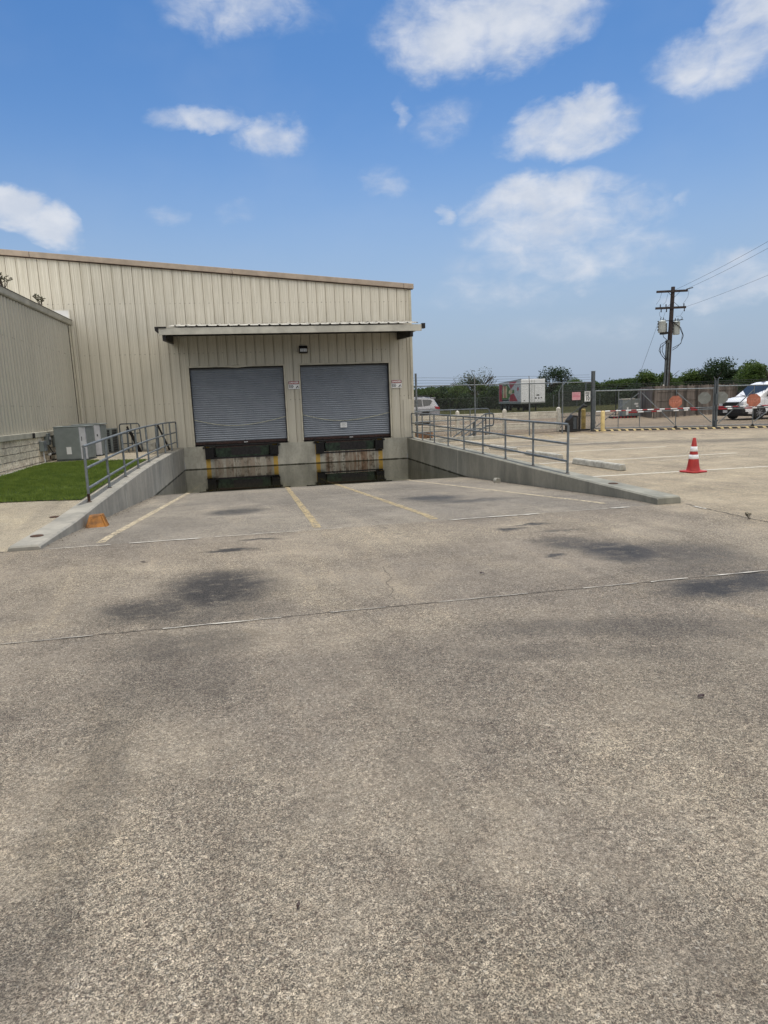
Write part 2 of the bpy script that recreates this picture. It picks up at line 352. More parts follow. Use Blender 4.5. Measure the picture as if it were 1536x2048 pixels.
M['vanw'] = plain('van_white', (.80, .80, .81), .28, 0, .03, 2, spec=.6)
M['suvp'] = plain('silver_paint', (.36, .36, .38), .3, .5, .04, 2, spec=.6)
M['bump'] = plain('grey_plastic', (.10, .105, .11), .6, 0, .1, 5)
M['lamp'] = plain('lamp_lens', (.55, .56, .56), .12, 0, .05, 9, spec=.8)
M['tail'] = plain('tail_lens', (.35, .02, .03), .2, 0, .05, 9)
M['orange'] = plain('faded_red_sign', (.42, .15, .095), .6, 0, .18, 6)
M['pink'] = plain('faded_pink', (.62, .33, .36), .6, 0, .10, 6)
M['pinkd'] = plain('faded_pink_band', (.55, .20, .25), .6, 0, .10, 6)
M['alu'] = plain('sign_back', (.27, .28, .26), .55, .4, .12, 4)
M['ink'] = plain('ink', (.015, .015, .017), .6, 0, .05, 4)
M['signred'] = plain('sign_red', (.42, .05, .05), .5, 0, .1, 4)
M['paintw'] = plain('line_white', (.70, .66, .56), .7, 0, .25, 9)
M['painty'] = plain('line_yellow', (.56, .42, .20), .75, 0, .3, 5)
M['sealw'] = plain('joint_sealant', (.50, .47, .41), .8, 0, .25, 11)
M['crack'] = plain('crack_dark', (.075, .065, .055), .95, 0, .3, 20)
M['rust'] = plain('rust', (.07, .035, .02), .85, 0, .5, 14)
M['stop'] = plain('wheel_stop_concrete', (.42, .405, .35), .85, 0, .22, 7, .4)
M['rope'] = plain('rope', (.62, .60, .44), .8, 0, .2, 20)
M['bark'] = plain('bark', (.07, .055, .04), .9, 0, .3, 6)
M['brick'] = plain('orange_block', (.36, .20, .11), .85, 0, .4, 9)
M['soil'] = plain('mulch_soil', (.075, .062, .05), .95, 0, .4, 12, .5)
M['tgreen'] = plain('trailer_green', (.06, .15, .02), .5, 0, .2, 1)
M['tcream'] = plain('trailer_cream', (.62, .52, .30), .5, 0, .2, 1)
M['tred'] = plain('trailer_red', (.36, .012, .03), .45, 0, .12, 1)
M['tgrey'] = plain('trailer_grey', (.50, .50, .50), .5, 0, .08, 1)


def stone_mat():
    m, n, b = newmat('split_face_block')
    P = n.pos(); s = n.sep(P)
    hz_ = n.m('ADD', s[2], n.m('MULTIPLY', n.noise(P, 2.0, 3), .03))
    row = n.m('FLOOR', n.m('DIVIDE', hz_, .165))
    fz = n.m('FRACT', n.m('DIVIDE', hz_, .165))
    fy = n.m('FRACT', n.m('ADD', n.m('DIVIDE', s[1], .42), n.m('MULTIPLY', row, .5)))
    d0 = n.noise(P, 5, 3)
    j1 = n.m('LESS_THAN', fz, .085); j2 = n.m('LESS_THAN', fy, .02)
    jm = n.m('MAXIMUM', n.m('MULTIPLY', j1, n.ramp(d0, .35, .5, .4, 1)), n.m('MULTIPLY', j2, .22))
    a = n.noise(P, 9, 6, .7, .4); d = n.noise(P, 30, 4, .7)
    c = n.mix(n.ramp(a, .34, .64), (.60, .50, .36), (.90, .80, .61))
    c = n.mix(n.ramp(d, .5, .68, 0, .7), c, (.17, .14, .10))
    c = n.mix(n.m('MULTIPLY', n.ramp(n.noise(n.scale(P, (1, 1, .5)), 1.6, 5, .7), .52, .68), .5), c, (.20, .14, .10))
    c = n.mix(jm, c, (.12, .10, .075))
    n.put(b.inputs['Base Color'], c); b.inputs['Roughness'].default_value = .95
    h = n.m('SUBTRACT', n.m('ADD', a, n.m('MULTIPLY', d, .4)), n.m('MULTIPLY', jm, 1.2))
    n.put(b.inputs['Normal'], n.bump(h, .9, .03))
    return m


def field_mat():
    m, n, b = newmat('field_grass')
    P = n.pos()
    a = n.noise(n.scale(P, (.5, 1.5, 1)), .35, 6, .65); d = n.noise(P, 3, 5, .7)
    c = n.mix(n.ramp(a, .3, .7), (.085, .095, .035), (.15, .135, .065))
    c = n.mix(n.ramp(d, .4, .7, 0, .5), c, (.05, .065, .02))
    n.put(b.inputs['Base Color'], c); b.inputs['Roughness'].default_value = 1.0
    return m


def leaf_mat(name, a, c, trans=.25, sc=1.1):
    m, n, b = newmat(name)
    rnd = n.noise(n.pos(), sc, 5, .75)
    n.put(b.inputs['Base Color'], n.mix(n.ramp(rnd, .3, .7), a, c)); b.inputs['Roughness'].default_value = .65
    b.inputs['Specular IOR Level'].default_value = .2
    tr = n.new('ShaderNodeBsdfTranslucent'); n.put(tr.inputs[0], tuple(min(1, x * 1.3) for x in c))
    mx = n.new('ShaderNodeMixShader'); mx.inputs[0].default_value = trans
    n.l.new(b.outputs[0], mx.inputs[1]); n.l.new(tr.outputs[0], mx.inputs[2])
    n.l.new(mx.outputs[0], n.n['Material Output'].inputs[0])
    return m


def water_mat():
    m, n, b = newmat('pool_water')
    P = n.pos()
    fr = n.new('ShaderNodeFresnel'); fr.inputs[0].default_value = 1.45
    bmp = n.bump(n.m('ADD', n.noise(n.scale(P, (1, .6, 1)), 2.2, 3, .5), n.m('MULTIPLY', n.noise(P, 9, 2), .15)), .10, .010)
    n.l.new(bmp, fr.inputs['Normal'])
    gl = n.new('ShaderNodeBsdfGlossy'); gl.inputs['Roughness'].default_value = .015; gl.inputs['Color'].default_value = (.95, .95, .92, 1)
    n.l.new(bmp, gl.inputs['Normal'])
    tp = n.new('ShaderNodeBsdfTransparent'); tp.inputs[0].default_value = (.36, .35, .20, 1)
    mx = n.new('ShaderNodeMixShader'); n.put(mx.inputs[0], n.m('MULTIPLY', fr.outputs[0], 1.25, clamp=True))
    n.l.new(tp.outputs[0], mx.inputs[1]); n.l.new(gl.outputs[0], mx.inputs[2])
    n.l.new(mx.outputs[0], n.n['Material Output'].inputs[0])
    return m


M['stone'] = stone_mat(); M['field'] = field_mat(); M['water'] = water_mat()
M['leaf'] = leaf_mat('tree_leaf', (.024, .046, .010), (.070, .11, .024))
M['leafb'] = leaf_mat('tree_leaf_bright', (.04, .07, .018), (.10, .145, .04))
M['leafd'] = leaf_mat('tree_leaf_dark', (.011, .024, .010), (.034, .058, .020))
M['leafg'] = leaf_mat('tree_leaf_grey', (.06, .075, .045), (.13, .14, .09))
M['grass'] = leaf_mat('lawn_blade', (.028, .072, .010), (.20, .26, .05), .3, 5.0)
M['straw'] = leaf_mat('field_blade', (.085, .10, .035), (.17, .16, .075), .3)
M['weed'] = leaf_mat('weed_leaf', (.05, .055, .03), (.12, .115, .07), .2)
M['lawnsoil'] = plain('lawn_soil', (.035, .06, .012), .95, 0, .3, 9)


# ------------------------------------------------------------------ mesh builder
class MB:
    def __init__(s): s.v = []; s.f = []; s.mi = []; s.sm = []; s.cur = 0
    def add(s, vs, fs, smooth=False, T=None):
        o = len(s.v)
        for v in vs:
            v = Vector(v)
            s.v.append(T @ v if T is not None else v)
        for f in fs: s.f.append([i + o for i in f]); s.mi.append(s.cur); s.sm.append(smooth)
    def box(s, x0, x1, y0, y1, z0, z1, T=None):
        s.add([(x0, y0, z0), (x1, y0, z0), (x1, y1, z0), (x0, y1, z0), (x0, y0, z1), (x1, y0, z1), (x1, y1, z1), (x0, y1, z1)],
              [(0, 3, 2, 1), (4, 5, 6, 7), (0, 1, 5, 4), (1, 2, 6, 5), (2, 3, 7, 6), (3, 0, 4, 7)], T=T)
    def bar(s, a, b, w, h=None, up=(0, 0, 1)):
        h = h or w; a, b = Vector(a), Vector(b); d = (b - a); L = d.length; d.normalize()
        u = Vector(up)
        if abs(d.dot(u)) > .98: u = Vector((1, 0, 0))
        r = d.cross(u).normalized(); u = r.cross(d)
        vs = []
        for p in (a, b):
            for (i, j) in ((-1, -1), (1, -1), (1, 1), (-1, 1)): vs.append(p + r * i * w / 2 + u * j * h / 2)
        s.add(vs, [(0, 1, 2, 3), (7, 6, 5, 4), (0, 4, 5, 1), (1, 5, 6, 2), (2, 6, 7, 3), (3, 7, 4, 0)])
    def tube(s, pts, r, seg=10, r2=None, closed=False, caps=True):
        pts = [Vector(p) for p in pts]; n = len(pts); base = len(s.v); prev = None
        rr = r if isinstance(r, (list, tuple)) else [r + (0 if r2 is None else (r2 - r) * i / max(1, n - 1)) for i in range(n)]
        vs = []
        for i, p in enumerate(pts):
            if closed: d = pts[(i + 1) % n] - pts[i - 1]
            else: d = pts[min(i + 1, n - 1)] - pts[max(i - 1, 0)]
            d.normalize()
            if prev is None:
                u = Vector((0, 0, 1)) if abs(d.z) < .9 else Vector((1, 0, 0))
            else: u = prev
            a = (u - d * u.dot(d)).normalized(); prev = a; b = d.cross(a)
            for k in range(seg):
                t = 2 * math.pi * k / seg; vs.append(p + (a * math.cos(t) + b * math.sin(t)) * rr[i])
        fs = []
        for i in range(n if closed else n - 1):
            j = (i + 1) % n
            for k in range(seg):
                k2 = (k + 1) % seg; fs.append((i * seg + k, i * seg + k2, j * seg + k2, j * seg + k))
        s.add(vs, fs, True)
        if caps and not closed:
            s.add(vs[:seg], [tuple(range(seg))[::-1]]); s.add(vs[-seg:], [tuple(range(seg))])
    def lathe(s, prof, seg=24, T=None, smooth=True):
        vs = []; n = len(prof)
        for (r, z) in prof:
            for k in range(seg):
                t = 2 * math.pi * k / seg; vs.append((r * math.cos(t), r * math.sin(t), z))
        fs = []
        for i in range(n - 1):
            for k in range(seg):
                k2 = (k + 1) % seg; fs.append((i * seg + k, i * seg + k2, (i + 1) * seg + k2, (i + 1) * seg + k))
        s.add(vs, fs, smooth, T)
        s.add(vs[:seg], [tuple(range(seg))[::-1]], False, T); s.add(vs[-seg:], [tuple(range(seg))], False, T)
    def prism(s, poly, a, b, axis='Y', T=None):
        """poly of 2-D points extruded along axis from a to b"""
        def P(p, t):
            if axis == 'Y': return (p[0], t, p[1])
            if axis == 'X': return (t, p[0], p[1])
            return (p[0], p[1], t)
        n = len(poly); vs = [P(p, a) for p in poly] + [P(p, b) for p in poly]
        fs = [tuple(range(n)), tuple(range(2 * n - 1, n - 1, -1))] + [(i, i + n, (i + 1) % n + n, (i + 1) % n) for i in range(n)]
        s.add(vs, fs, T=T)
    def build(s, name, mats, parent=None, bevel=0, loc=None, rotz=0):
        me = bpy.data.meshes.new(name); me.from_pydata([tuple(v) for v in s.v], [], s.f); me.update()
        if not isinstance(mats, (list, tuple)): mats = [mats]
        for m in mats: me.materials.append(m)
        me.polygons.foreach_set('material_index', s.mi); me.polygons.foreach_set('use_smooth', s.sm)
        import bmesh
        if len(s.f) < 60000:
            bm = bmesh.new(); bm.from_mesh(me); bmesh.ops.recalc_face_normals(bm, faces=bm.faces); bm.to_mesh(me); bm.free()
        o = bpy.data.objects.new(name, me); COL.objects.link(o)
        if parent: o.parent = parent
        if loc: o.location = loc
        if rotz: o.rotation_euler.z = rotz
        if bevel:
            md = o.modifiers.new('bevel', 'BEVEL'); md.width = bevel; md.segments = 2; md.limit_method = 'ANGLE'; md.angle_limit = R(40)
        return o


def tag(o, label=None, cat=None, group=None, kind=None):
    if label: o['label'] = label
    if cat: o['category'] = cat
    if group: o['group'] = group
    if kind: o['kind'] = kind
    return o


def empty(name, loc, rotz=0, **k):
    o = bpy.data.objects.new(name, None); COL.objects.link(o); o.location = loc; o.rotation_euler.z = rotz; o.empty_display_size = .2
    return tag(o, **k)


def copy_tree(o, parent=None):
    c = o.copy(); COL.objects.link(c); c.parent = parent
    for ch in [x for x in COL.objects if x.parent == o]: copy_tree(ch, c)
    return c


def one(name, mats, fn, parent=None, bevel=0, loc=None, rotz=0, **k):
    b = MB(); fn(b); o = b.build(name, mats, parent, bevel, loc, rotz)
    return tag(o, **k)


def bx(name, mat, x0, x1, y0, y1, z0, z1, parent=None, bevel=0, **k):
    return one(name, mat, lambda b: b.box(x0, x1, y0, y1, z0, z1), parent, bevel, **k)


def text_mesh(name, body, size, mat, parent, T, bold=.0, sx=1.0):
    cu = bpy.data.curves.new('txt', 'FONT'); cu.body = body; cu.size = size; cu.offset = bold; cu.extrude = .001; cu.align_x = 'CENTER'; cu.align_y = 'CENTER'
    to = bpy.data.objects.new('txt', cu); COL.objects.link(to)
    dg = bpy.context.evaluated_depsgraph_get(); dg.update()
    me = bpy.data.meshes.new_from_object(to.evaluated_get(dg)); bpy.data.objects.remove(to); bpy.data.curves.remove(cu)
    me.transform(T @ Matrix.Diagonal((sx, 1, 1, 1))); me.materials.clear(); me.materials.append(mat)
    o = bpy.data.objects.new(name, me); COL.objects.link(o); o.parent = parent
    return o


def lerp(a, b, t): return a + (b - a) * t


def pw(tab, y):
    for (a, b) in zip(tab, tab[1:]):
        if y <= b[0]:
            if y <= a[0]: return a[1]
            return lerp(a[1], b[1], (y - a[0]) / (b[0] - a[0]))
    return tab[-1][1]


TL = [(-14.8, .055), (-13.3, .075), (-11.9, .135), (-10, .20), (-8, .262), (-6, .295), (-3, .315), (0, .30)]
TR = [(-14.8, .10), (-12.5, .130), (-10.4, .155), (-7.4, .20), (-4, .235), (0, .275)]
RAMPW = 7.65; RL = -14.8


def zramp(y):
    t = (y - RL) / (0 - RL)
    t = max(0, min(1, t))
    s0 = .05
    z = -.83 * t
    if t < s0: z = -.83 * t * t / (2 * s0) - 0
    else: z = -.83 * (t - s0 / 2) / (1 - s0 / 2) if True else z
    return z


# ------------------------------------------------------------------ the ground
b = MB()
for (x0, x1, y0, y1) in ((-1500, 1500, -1500, RL), (-1500, 0, RL, 0), (RAMPW, 1500, RL, 0), (-1500, 1500, 0, 2500)):
    b.add([(x0, y0, -.004), (x1, y0, -.004), (x1, y1, -.004), (x0, y1, -.004)], [(0, 1, 2, 3)])
tag(b.build('ground', M['field']), kind='structure')
b = MB()
pts = [(8.0, 33.5), (19.3, 33.5), (35, 37.3), (52, 24), (70, 10), (70, -60), (-40, -60), (-40, RL)]
b.add([(x, y, 0) for x, y in [(-40, -60), (70, -60), (70, RL), (-40, RL)]], [(0, 1, 2, 3)])
b.add([(x, y, 0) for x, y in [(-40, RL), (-.2, RL), (-.2, 0), (-40, 0)]], [(0, 1, 2, 3)])
b.add([(x, y, 0) for x, y in [(RAMPW + .1, RL), (70, RL), (70, 10), (52, 24), (45.7, 26.5), (35, 37.3), (19.3, 33.5), (RAMPW + .1, 33)]], [tuple(range(8))])
tag(b.build('pavement', M['pave']), kind='structure')

b = MB()
ys = [RL + i * .2 for i in range(75)]; ys[-1] = 0
ys = [y for y in ys if y < 0] + [0]
for i, y in enumerate(ys[:-1]):
    y2 = ys[i + 1]
    b.add([(0, y, zramp(y)), (RAMPW, y, zramp(y)), (RAMPW, y2, zramp(y2)), (0, y2, zramp(y2))], [(0, 1, 2, 3)], True)
tag(b.build('ramp_floor', M['ramp']), kind='structure')
WZ = -.452
b = MB(); b.add([(0.002, -7.4, WZ), (RAMPW - .002, -7.4, WZ), (RAMPW - .002, -.022, WZ), (0.002, -.022, WZ)], [(0, 1, 2, 3)])
tag(b.build('water', M['water']), kind='structure')

# raised apron on the left
b = MB(); X0 = -3.2
ysl = [RL, -14, -13.3, -12.6, -11.9, -11, -10, -9, -8, -7, -6, -4.5, -3, -1.5, 0]
for y, y2 in zip(ysl, ysl[1:]):
    for (xa, xb) in ((-8, -3.1), (-3.1, -.34)):
        z1, z2 = pw(TL, y) - .012, pw(TL, y2) - .012
        if y < -12: z1 = lerp(.004, z1, max(0, (y - RL) / (2.8)))
        if y2 < -12: z2 = lerp(.004, z2, max(0, (y2 - RL) / (2.8)))
        b.add([(xa, y, z1), (xb, y, z1), (xb, y2, z2), (xa, y2, z2)], [(0, 1, 2, 3)])
tag(b.build('side_apron', M['apron']), kind='structure')


def zl(y):
    z = pw(TL, y) - .012
    return lerp(.004, z, max(0, (y - RL) / 2.8)) if y < -12 else z


# lawn
LF, LB = -11.45, -5.1
def lawn_front(x): return LF + .18 * math.sin(x * 1.3) * .2 + (-.21 if x > -1 else 0) * ((x + 1)) * .8 + .16 * (-x)*.6
b = MB(); nx, ny = 14, 24; vs = []; fs = []
for j in range(ny + 1):
    for i in range(nx + 1):
        x = lerp(-2.86, -.36, i / nx); yf = lawn_front(x); yb = LB + (.5 if x < -1.6 else 0)
        y = lerp(yf, yb, j / ny); vs.append((x, y, zl(y) + .012 + random.random() * .004))
for j in range(ny):
    for i in range(nx): a = j * (nx + 1) + i; fs.append((a, a + 1, a + nx + 2, a + nx + 1))
b.add(vs, fs, True); tag(b.build('lawn_ground', M['lawnsoil']), kind='structure')
b = MB()
rg = random.Random(3)
vs = []; fs = []
for i in range(52000):
    x = rg.uniform(-2.86, -.37); yf = lawn_front(x) + rg.gauss(-.03, .035); yb = LB + (.5 if x < -1.6 else 0)
    y = rg.uniform(yf, yb); z = zl(y) + .014; h = rg.uniform(.025, .06) * (1.0 + .35 * math.sin(x * 3 + y * 2) * math.sin(y * 5 + x)); a = rg.uniform(0, 6.28); w = rg.uniform(.0035, .007)
    dx, dy = math.cos(a) * w, math.sin(a) * w; lx, ly = rg.gauss(0, .018), rg.gauss(0, .018); o = len(vs)
    vs += [(x - dx, y - dy, z), (x + dx, y + dy, z), (x + lx, y + ly, z + h)]; fs.append((o, o + 1, o + 2))
b.add(vs, fs); tag(b.build('lawn_grass', M['grass']), 'short green mown lawn grass beside the left ramp wall', 'grass', kind='stuff')
# mulch strip and thin concrete edging along the annex base
b = MB()
for y, y2 in zip([-14 + i for i in range(13)], [-13 + i for i in range(13)]):
    b.add([(-3.08, y, zl(y) + .006), (-2.93, y, zl(y) + .006), (-2.93, y2, zl(y2) + .006), (-3.08, y2, zl(y2) + .006)], [(0, 1, 2, 3)])
tag(b.build('soil_strip', M['soil']), kind='structure')
b = MB()
for y, y2 in zip([-11.6 + i for i in range(7)], [-10.6 + i for i in range(7)]):
    xa, xb, h = -2.93, -2.865, .035
    b.add([(xa, y, zl(y)), (xb, y, zl(y)), (xb, y, zl(y) + h), (xa, y, zl(y) + h), (xa, y2, zl(y2)), (xb, y2, zl(y2)), (xb, y2, zl(y2) + h), (xa, y2, zl(y2) + h)],
          [(0, 1, 2, 3), (3, 2, 6, 7), (1, 5, 6, 2), (0, 3, 7, 4)])
tag(b.build('edging_kerb', M['stop']), kind='structure')

# painted markings
def strip(b, pts, w, zf=lambda x, y: .004, seg=.3, jitter=0.0, end=(1, 1)):
    P = [Vector((p[0], p[1], 0)) for p in pts]; L = []
    for a, c in zip(P, P[1:]):
        n = max(1, int((c - a).length / seg))
        for i in range(n): L.append(a.lerp(c, i / n))
    L.append(P[-1]); vs = []
    for i, p in enumerate(L):
        d = (L[min(i + 1, len(L) - 1)] - L[max(i - 1, 0)]).normalized(); q = Vector((-d.y, d.x, 0))
        ww = w / 2 * (1 + random.uniform(-jitter, jitter))
        for sg in (-1, 1):
            r = p + q * sg * ww; vs.append((r.x, r.y, zf(r.x, r.y)))
    b.add(vs, [(2 * i, 2 * i + 1, 2 * i + 3, 2 * i + 2) for i in range(len(L) - 1)], True)


def zr(x, y): return zramp(y) + .004


def painted(name, col, wear):
    m, n, bs = newmat(name)
    P = n.pos(); f = n.noise(P, 16, 5, .7); g = n.noise(P, 110, 3, .7); k = n.noise(P, 2.2, 3, .6)
    c = n.mix(n.ramp(k, .35, .65), tuple(x * .86 for x in col), col)
    n.put(bs.inputs['Base Color'], c); bs.inputs['Roughness'].default_value = .8
    a = n.m('ADD', n.m('MULTIPLY', f, .6), n.m('MULTIPLY', g, .4))
    al = n.ramp(a, wear, wear + .05, 0, .92)
    tr = n.new('ShaderNodeBsdfTransparent'); mx = n.new('ShaderNodeMixShader'); n.put(mx.inputs[0], al)
    n.l.new(tr.outputs[0], mx.inputs[1]); n.l.new(bs.outputs[0], mx.inputs[2]); n.l.new(mx.outputs[0], n.n['Material Output'].inputs[0])
    return m


M['pw'] = painted('worn_white_line', (.70, .66, .56), .42); M['py'] = painted('worn_yellow_line', (.50, .39, .21), .47)
M['pwf'] = painted('faded_white_line', (.60, .56, .48), .50); M['pyp'] = painted('pale_yellow_line', (.60, .50, .34), .46)
k = 0
for (pts, w, m) in (([(.72, -1.0), (.74, -6.4), (.60, -14.65)], .10, 'pyp'), ([(3.02, -.2), (3.08, -6.4), (3.11, -14.7)], .10, 'py'),
                    ([(4.1, -1.0), (4.29, -6.15), (4.60, -14.68)], .10, 'py'), ([(5.6, -.6), (6.12, -6.56), (7.1, -14.4)], .085, 'pyp')):
    b = MB(); strip(b, pts, w, zr, .25, .06); tag(b.build('ramp_line', M[m]), kind='structure')
b = MB()
for (x0, x1, y) in ((8.2, 13.0, -11.55), (8.7, 13.7, -8.75), (8.9, 13.7, -6.0), (8.9, 13.9, -3.25), (8.9, 13.9, -.6)):
    strip(b, [(x0, y), (x1, y - .12)], .085, jitter=.04)
strip(b, [(13.0, -11.67), (22, -11.9)], .08)
tag(b.build('parking_line', M['pw']), kind='structure')
b = MB()
strip(b, [(9.4, -9.7), (13.8, -9.3)], .09, jitter=.5); tag(b.build('faded_line', M['pwf']), kind='structure')
b = MB()
for i in range(5):
    x = 12.5 + i * .85; strip(b, [(x, .2), (x + .9, 3.0)], .11)
tag(b.build('hatched_marking', M['py']), kind='structure')
b = MB(); strip(b, [(-6, -15.35), (-.5, -14.84)], .14, lambda x, y: .009); tag(b.build('edge_line', M['pyp']), kind='structure')
# joints: dark slot with patches of pale sealant
def wob(a, c, n, amp):
    out = []
    for i in range(n + 1):
        t = i / n; out.append((lerp(a[0], c[0], t) + (random.gauss(0, amp) if abs(c[1] - a[1]) > abs(c[0] - a[0]) else 0), lerp(a[1], c[1], t) + (random.gauss(0, amp) if abs(c[0] - a[0]) >= abs(c[1] - a[1]) else 0)))
    return out
b = MB()
strip(b, wob((-12, -18.04), (20, -18.04), 500, .003), .0075, lambda x, y: .004, .08, .45)
strip(b, wob((7.99, -14.9), (7.93, -30), 140, .012), .016, lambda x, y: .004, .1, .4)
strip(b, wob((-12, -14.86), (-.36, -14.86), 60, .004), .012, lambda x, y: .010, .1, .4)
tag(b.build('expansion_joint', M['crack']), kind='structure')
b = MB()
for (xa, xb, y, w) in ((-3, 1.3, -18.052, .006), (1.75, 2.55, -18.055, .012), (2.9, 3.3, -18.05, .006), (3.7, 4.4, -18.05, .006), (4.85, 5.3, -18.055, .009), (5.42, 5.75, -18.055, .010), (5.9, 9, -18.055, .013)):
    strip(b, wob((xa, y), (xb, y), max(3, int((xb - xa) * 14)), .003), w, lambda x, y: .008, .06, .55)
for (xa, xb, w) in ((.1, .75, .02), (.95, 1.75, .028), (1.9, 2.9, .014), (3.05, 3.4, .010), (4.75, 5.95, .034), (6.3, 6.9, .014), (6.95, 7.22, .040)):
    strip(b, wob((xa, -14.84), (xb, -14.84), max(3, int((xb - xa) * 12)), .006), w, lambda x, y: .008, .06, .6)
strip(b, wob((7.97, -15.1), (7.97, -15.35), 6, .01), .03, lambda x, y: .008, .06, .5)
tag(b.build('joint_sealant', M['sealw']), kind='structure')
def wander(x, y, ang, n, st, sp):
    out = [(x, y)]
    for i in range(n):
        ang += random.gauss(0, sp); x += math.cos(ang) * st; y += math.sin(ang) * st; out.append((x, y))
        ang += (random.random() - .5) * .1
    return out
b = MB()
for (x, y, a, n, w) in ((3.2, -18.0, 1.75, 30, .0028), (3.15, -18.1, -1.6, 16, .0016), (4.4, -19.5, -.55, 22, .0017), (4.9, -19.9, -.6, 18, .0018)):
    strip(b, wander(x, y, a, n, .05, .30), w, lambda x, y: .004, .05, .5)
tag(b.build('pavement_crack', M['crack']), kind='structure')

# ------------------------------------------------------------------ ramp walls
def ramp_wall(name, xi, xo, tab, mat, lab):
    b = MB(); ysr = [RL + .0, RL + .02] + [RL + i * .5 for i in range(1, 30)] + [-.025]
    n = len(ysr); xi2, xo2 = xi, xo; ch = .02 * (1 if xo > xi else -1)
    vs = []
    for y in ysr:
        z = pw(tab, y); zb = min(zramp(y), 0) - .25
        if y == RL: z -= .018
        vs += [(xi2, y, zb), (xi2, y, z - .02), (xi2 + ch, y, z), (xo2 - ch, y, z), (xo2, y, z - .02), (xo2, y, zb)]
    fs = []
    for i in range(n - 1):
        for k in range(6): fs.append((i * 6 + k, i * 6 + (k + 1) % 6, (i + 1) * 6 + (k + 1) % 6, (i + 1) * 6 + k))
    fs += [tuple(range(6)), tuple(range((n - 1) * 6, n * 6))[::-1]]
    b.add(vs, fs); return tag(b.build(name, mat), lab, 'retaining wall')
ramp_wall('ramp_wall', 0, -.34, TL, M['cwallL'], 'grey concrete ramp retaining wall beside the lawn, left of the dock')
ramp_wall('ramp_wall', RAMPW, RAMPW + .345, TR, M['cwallR'], 'darker concrete ramp retaining wall beside the parking lot, right of the dock')

# post sockets left where rail posts were cut away
for (x, y, tab, lab) in ((-.2, -14.25, TL, 'rusty post socket nearest the front end of the left ramp wall'), (-.42, -12.75, TL, 'rusty post socket between the first rail post and the left wall end'), (7.82, -13.4, TR, 'small rusty post socket on the right ramp wall')):
    z = pw(tab, y) + .002
    if x < -.35: z = zl(y) + .001
    o = one('post_socket', M['rust'], lambda b: (b.lathe([(.075, 0), (.072, .006), (.045, .007), (.04, .003)], 16)), loc=(x, y, z), label=lab, cat='metal fitting')


# ------------------------------------------------------------------ handrails on the ramp walls
def handrail(x, tab, y0, lab, extra=None):
    z = lambda y: pw(tab, y)
    root = empty('handrail', (x, y0, z(y0)), label=lab, cat='handrail')
    o = Vector((x, y0, z(y0))); H = .86; r = .0215
    n = 9; ysp = [y0 + i * (abs(y0) - .12) / (n - 1) for i in range(n)]
    for i, y in enumerate(ysp):
        b = MB(); lean = random.gauss(0, .006)
        b.tube([Vector((0, y - y0, z(y) - o.z)), Vector((lean, y - y0 + random.gauss(0, .006), z(y) + H - .02 - o.z))], r, 10)
        p = b.build('post', M['galv'], root)
        one('base_plate', M['rust'] , lambda b: b.lathe([(.042, 0), (.040, .006), (.026, .007)], 12, Matrix.Translation((0, y - y0, z(y) - o.z))), p)
    for h in (H, .52, .21):
        b = MB(); pts = []
        ye = y0 - .0
        for i in range(25):
            y = lerp(ye, ysp[-1], i / 24); pts.append(Vector((random.gauss(0, .0015), y - y0, z(y) + h - o.z)))
        if h == H: pts = pts[:-1] + [Vector((0, ysp[-1] - y0 - .06, z(0) + h - o.z)), Vector((0, ysp[-1] - y0 - .015, z(0) + h - .015 - o.z)), Vector((0, ysp[-1] - y0, z(0) + h - .07 - o.z))]
        b.tube(pts, r * .98, 10); b.build('rail', M['galv'], root)
    return root
hl = handrail(-.17, TL, -11.85, 'grey three-bar steel handrail on the left ramp wall beside the lawn')
hr = handrail(7.82, TR, -11.88, 'grey three-bar steel handrail on the right ramp wall beside the parking lot')
one('rust_patch', M['rust'], lambda b: b.tube([(0, 0, .012), (.001, 0, .13)], .0225, 10), hl)

# ------------------------------------------------------------------ warehouse
def roofz(x): return 5.47 + (8.02 - x) * .0815
wh = empty('warehouse', (0, 0, 0), label='long beige ribbed metal warehouse with two grey roll-up dock doors under a canopy', cat='warehouse')
D1 = (.39, 3.46); D2 = (4.01, 7.08); DZ0, DZ1 = .352, 2.89
def rib_profile(xa, xb, pitch=.305, ph=0.0, depth=.036):
    """flat sheet with narrow recessed ribs and faint stiffening beads"""
    pts = []; x = math.floor((xa - ph) / pitch) * pitch + ph
    while x < xb + pitch:
        for dx, dy in ((0, 0), (.004, depth), (.020, depth), (.026, 0), (.052, 0), (.054, .008), (.060, .008), (.062, 0), (.17, 0), (.176, -.003), (.19, -.003), (.196, 0)):
            if xa <= x + dx <= xb: pts.append((x + dx, dy))
        x += pitch
    return [(xa, pts[0][1])] + pts + [(xb, pts[-1][1])]
prof = rib_profile(-16, 7.90, ph=.11)
# break at the door edges
xs = []
for (a, c) in zip(prof, prof[1:]):
    xs.append(a)
    for e in (*D1, *D2):
        if a[0] < e < c[0]: xs.append((e, lerp(a[1], c[1], (e - a[0]) / max(1e-6, c[0] - a[0]))))
xs.append(prof[-1])
b = MB()
for a, c in zip(xs, xs[1:]):
    mx_ = (a[0] + c[0]) / 2
    zb = .30
    for (p, q) in (D1, D2):
        if p < mx_ < q: zb = DZ1
    zlow = [(zb, zb)]
    za, zc = roofz(a[0]) - .13, roofz(c[0]) - .13
    b.add([(a[0], a[1], zb), (c[0], c[1], zb), (c[0], c[1], zc), (a[0], a[1], za)], [(0, 1, 2, 3)])
wall = b.build('front_wall', M['sid'], wh)
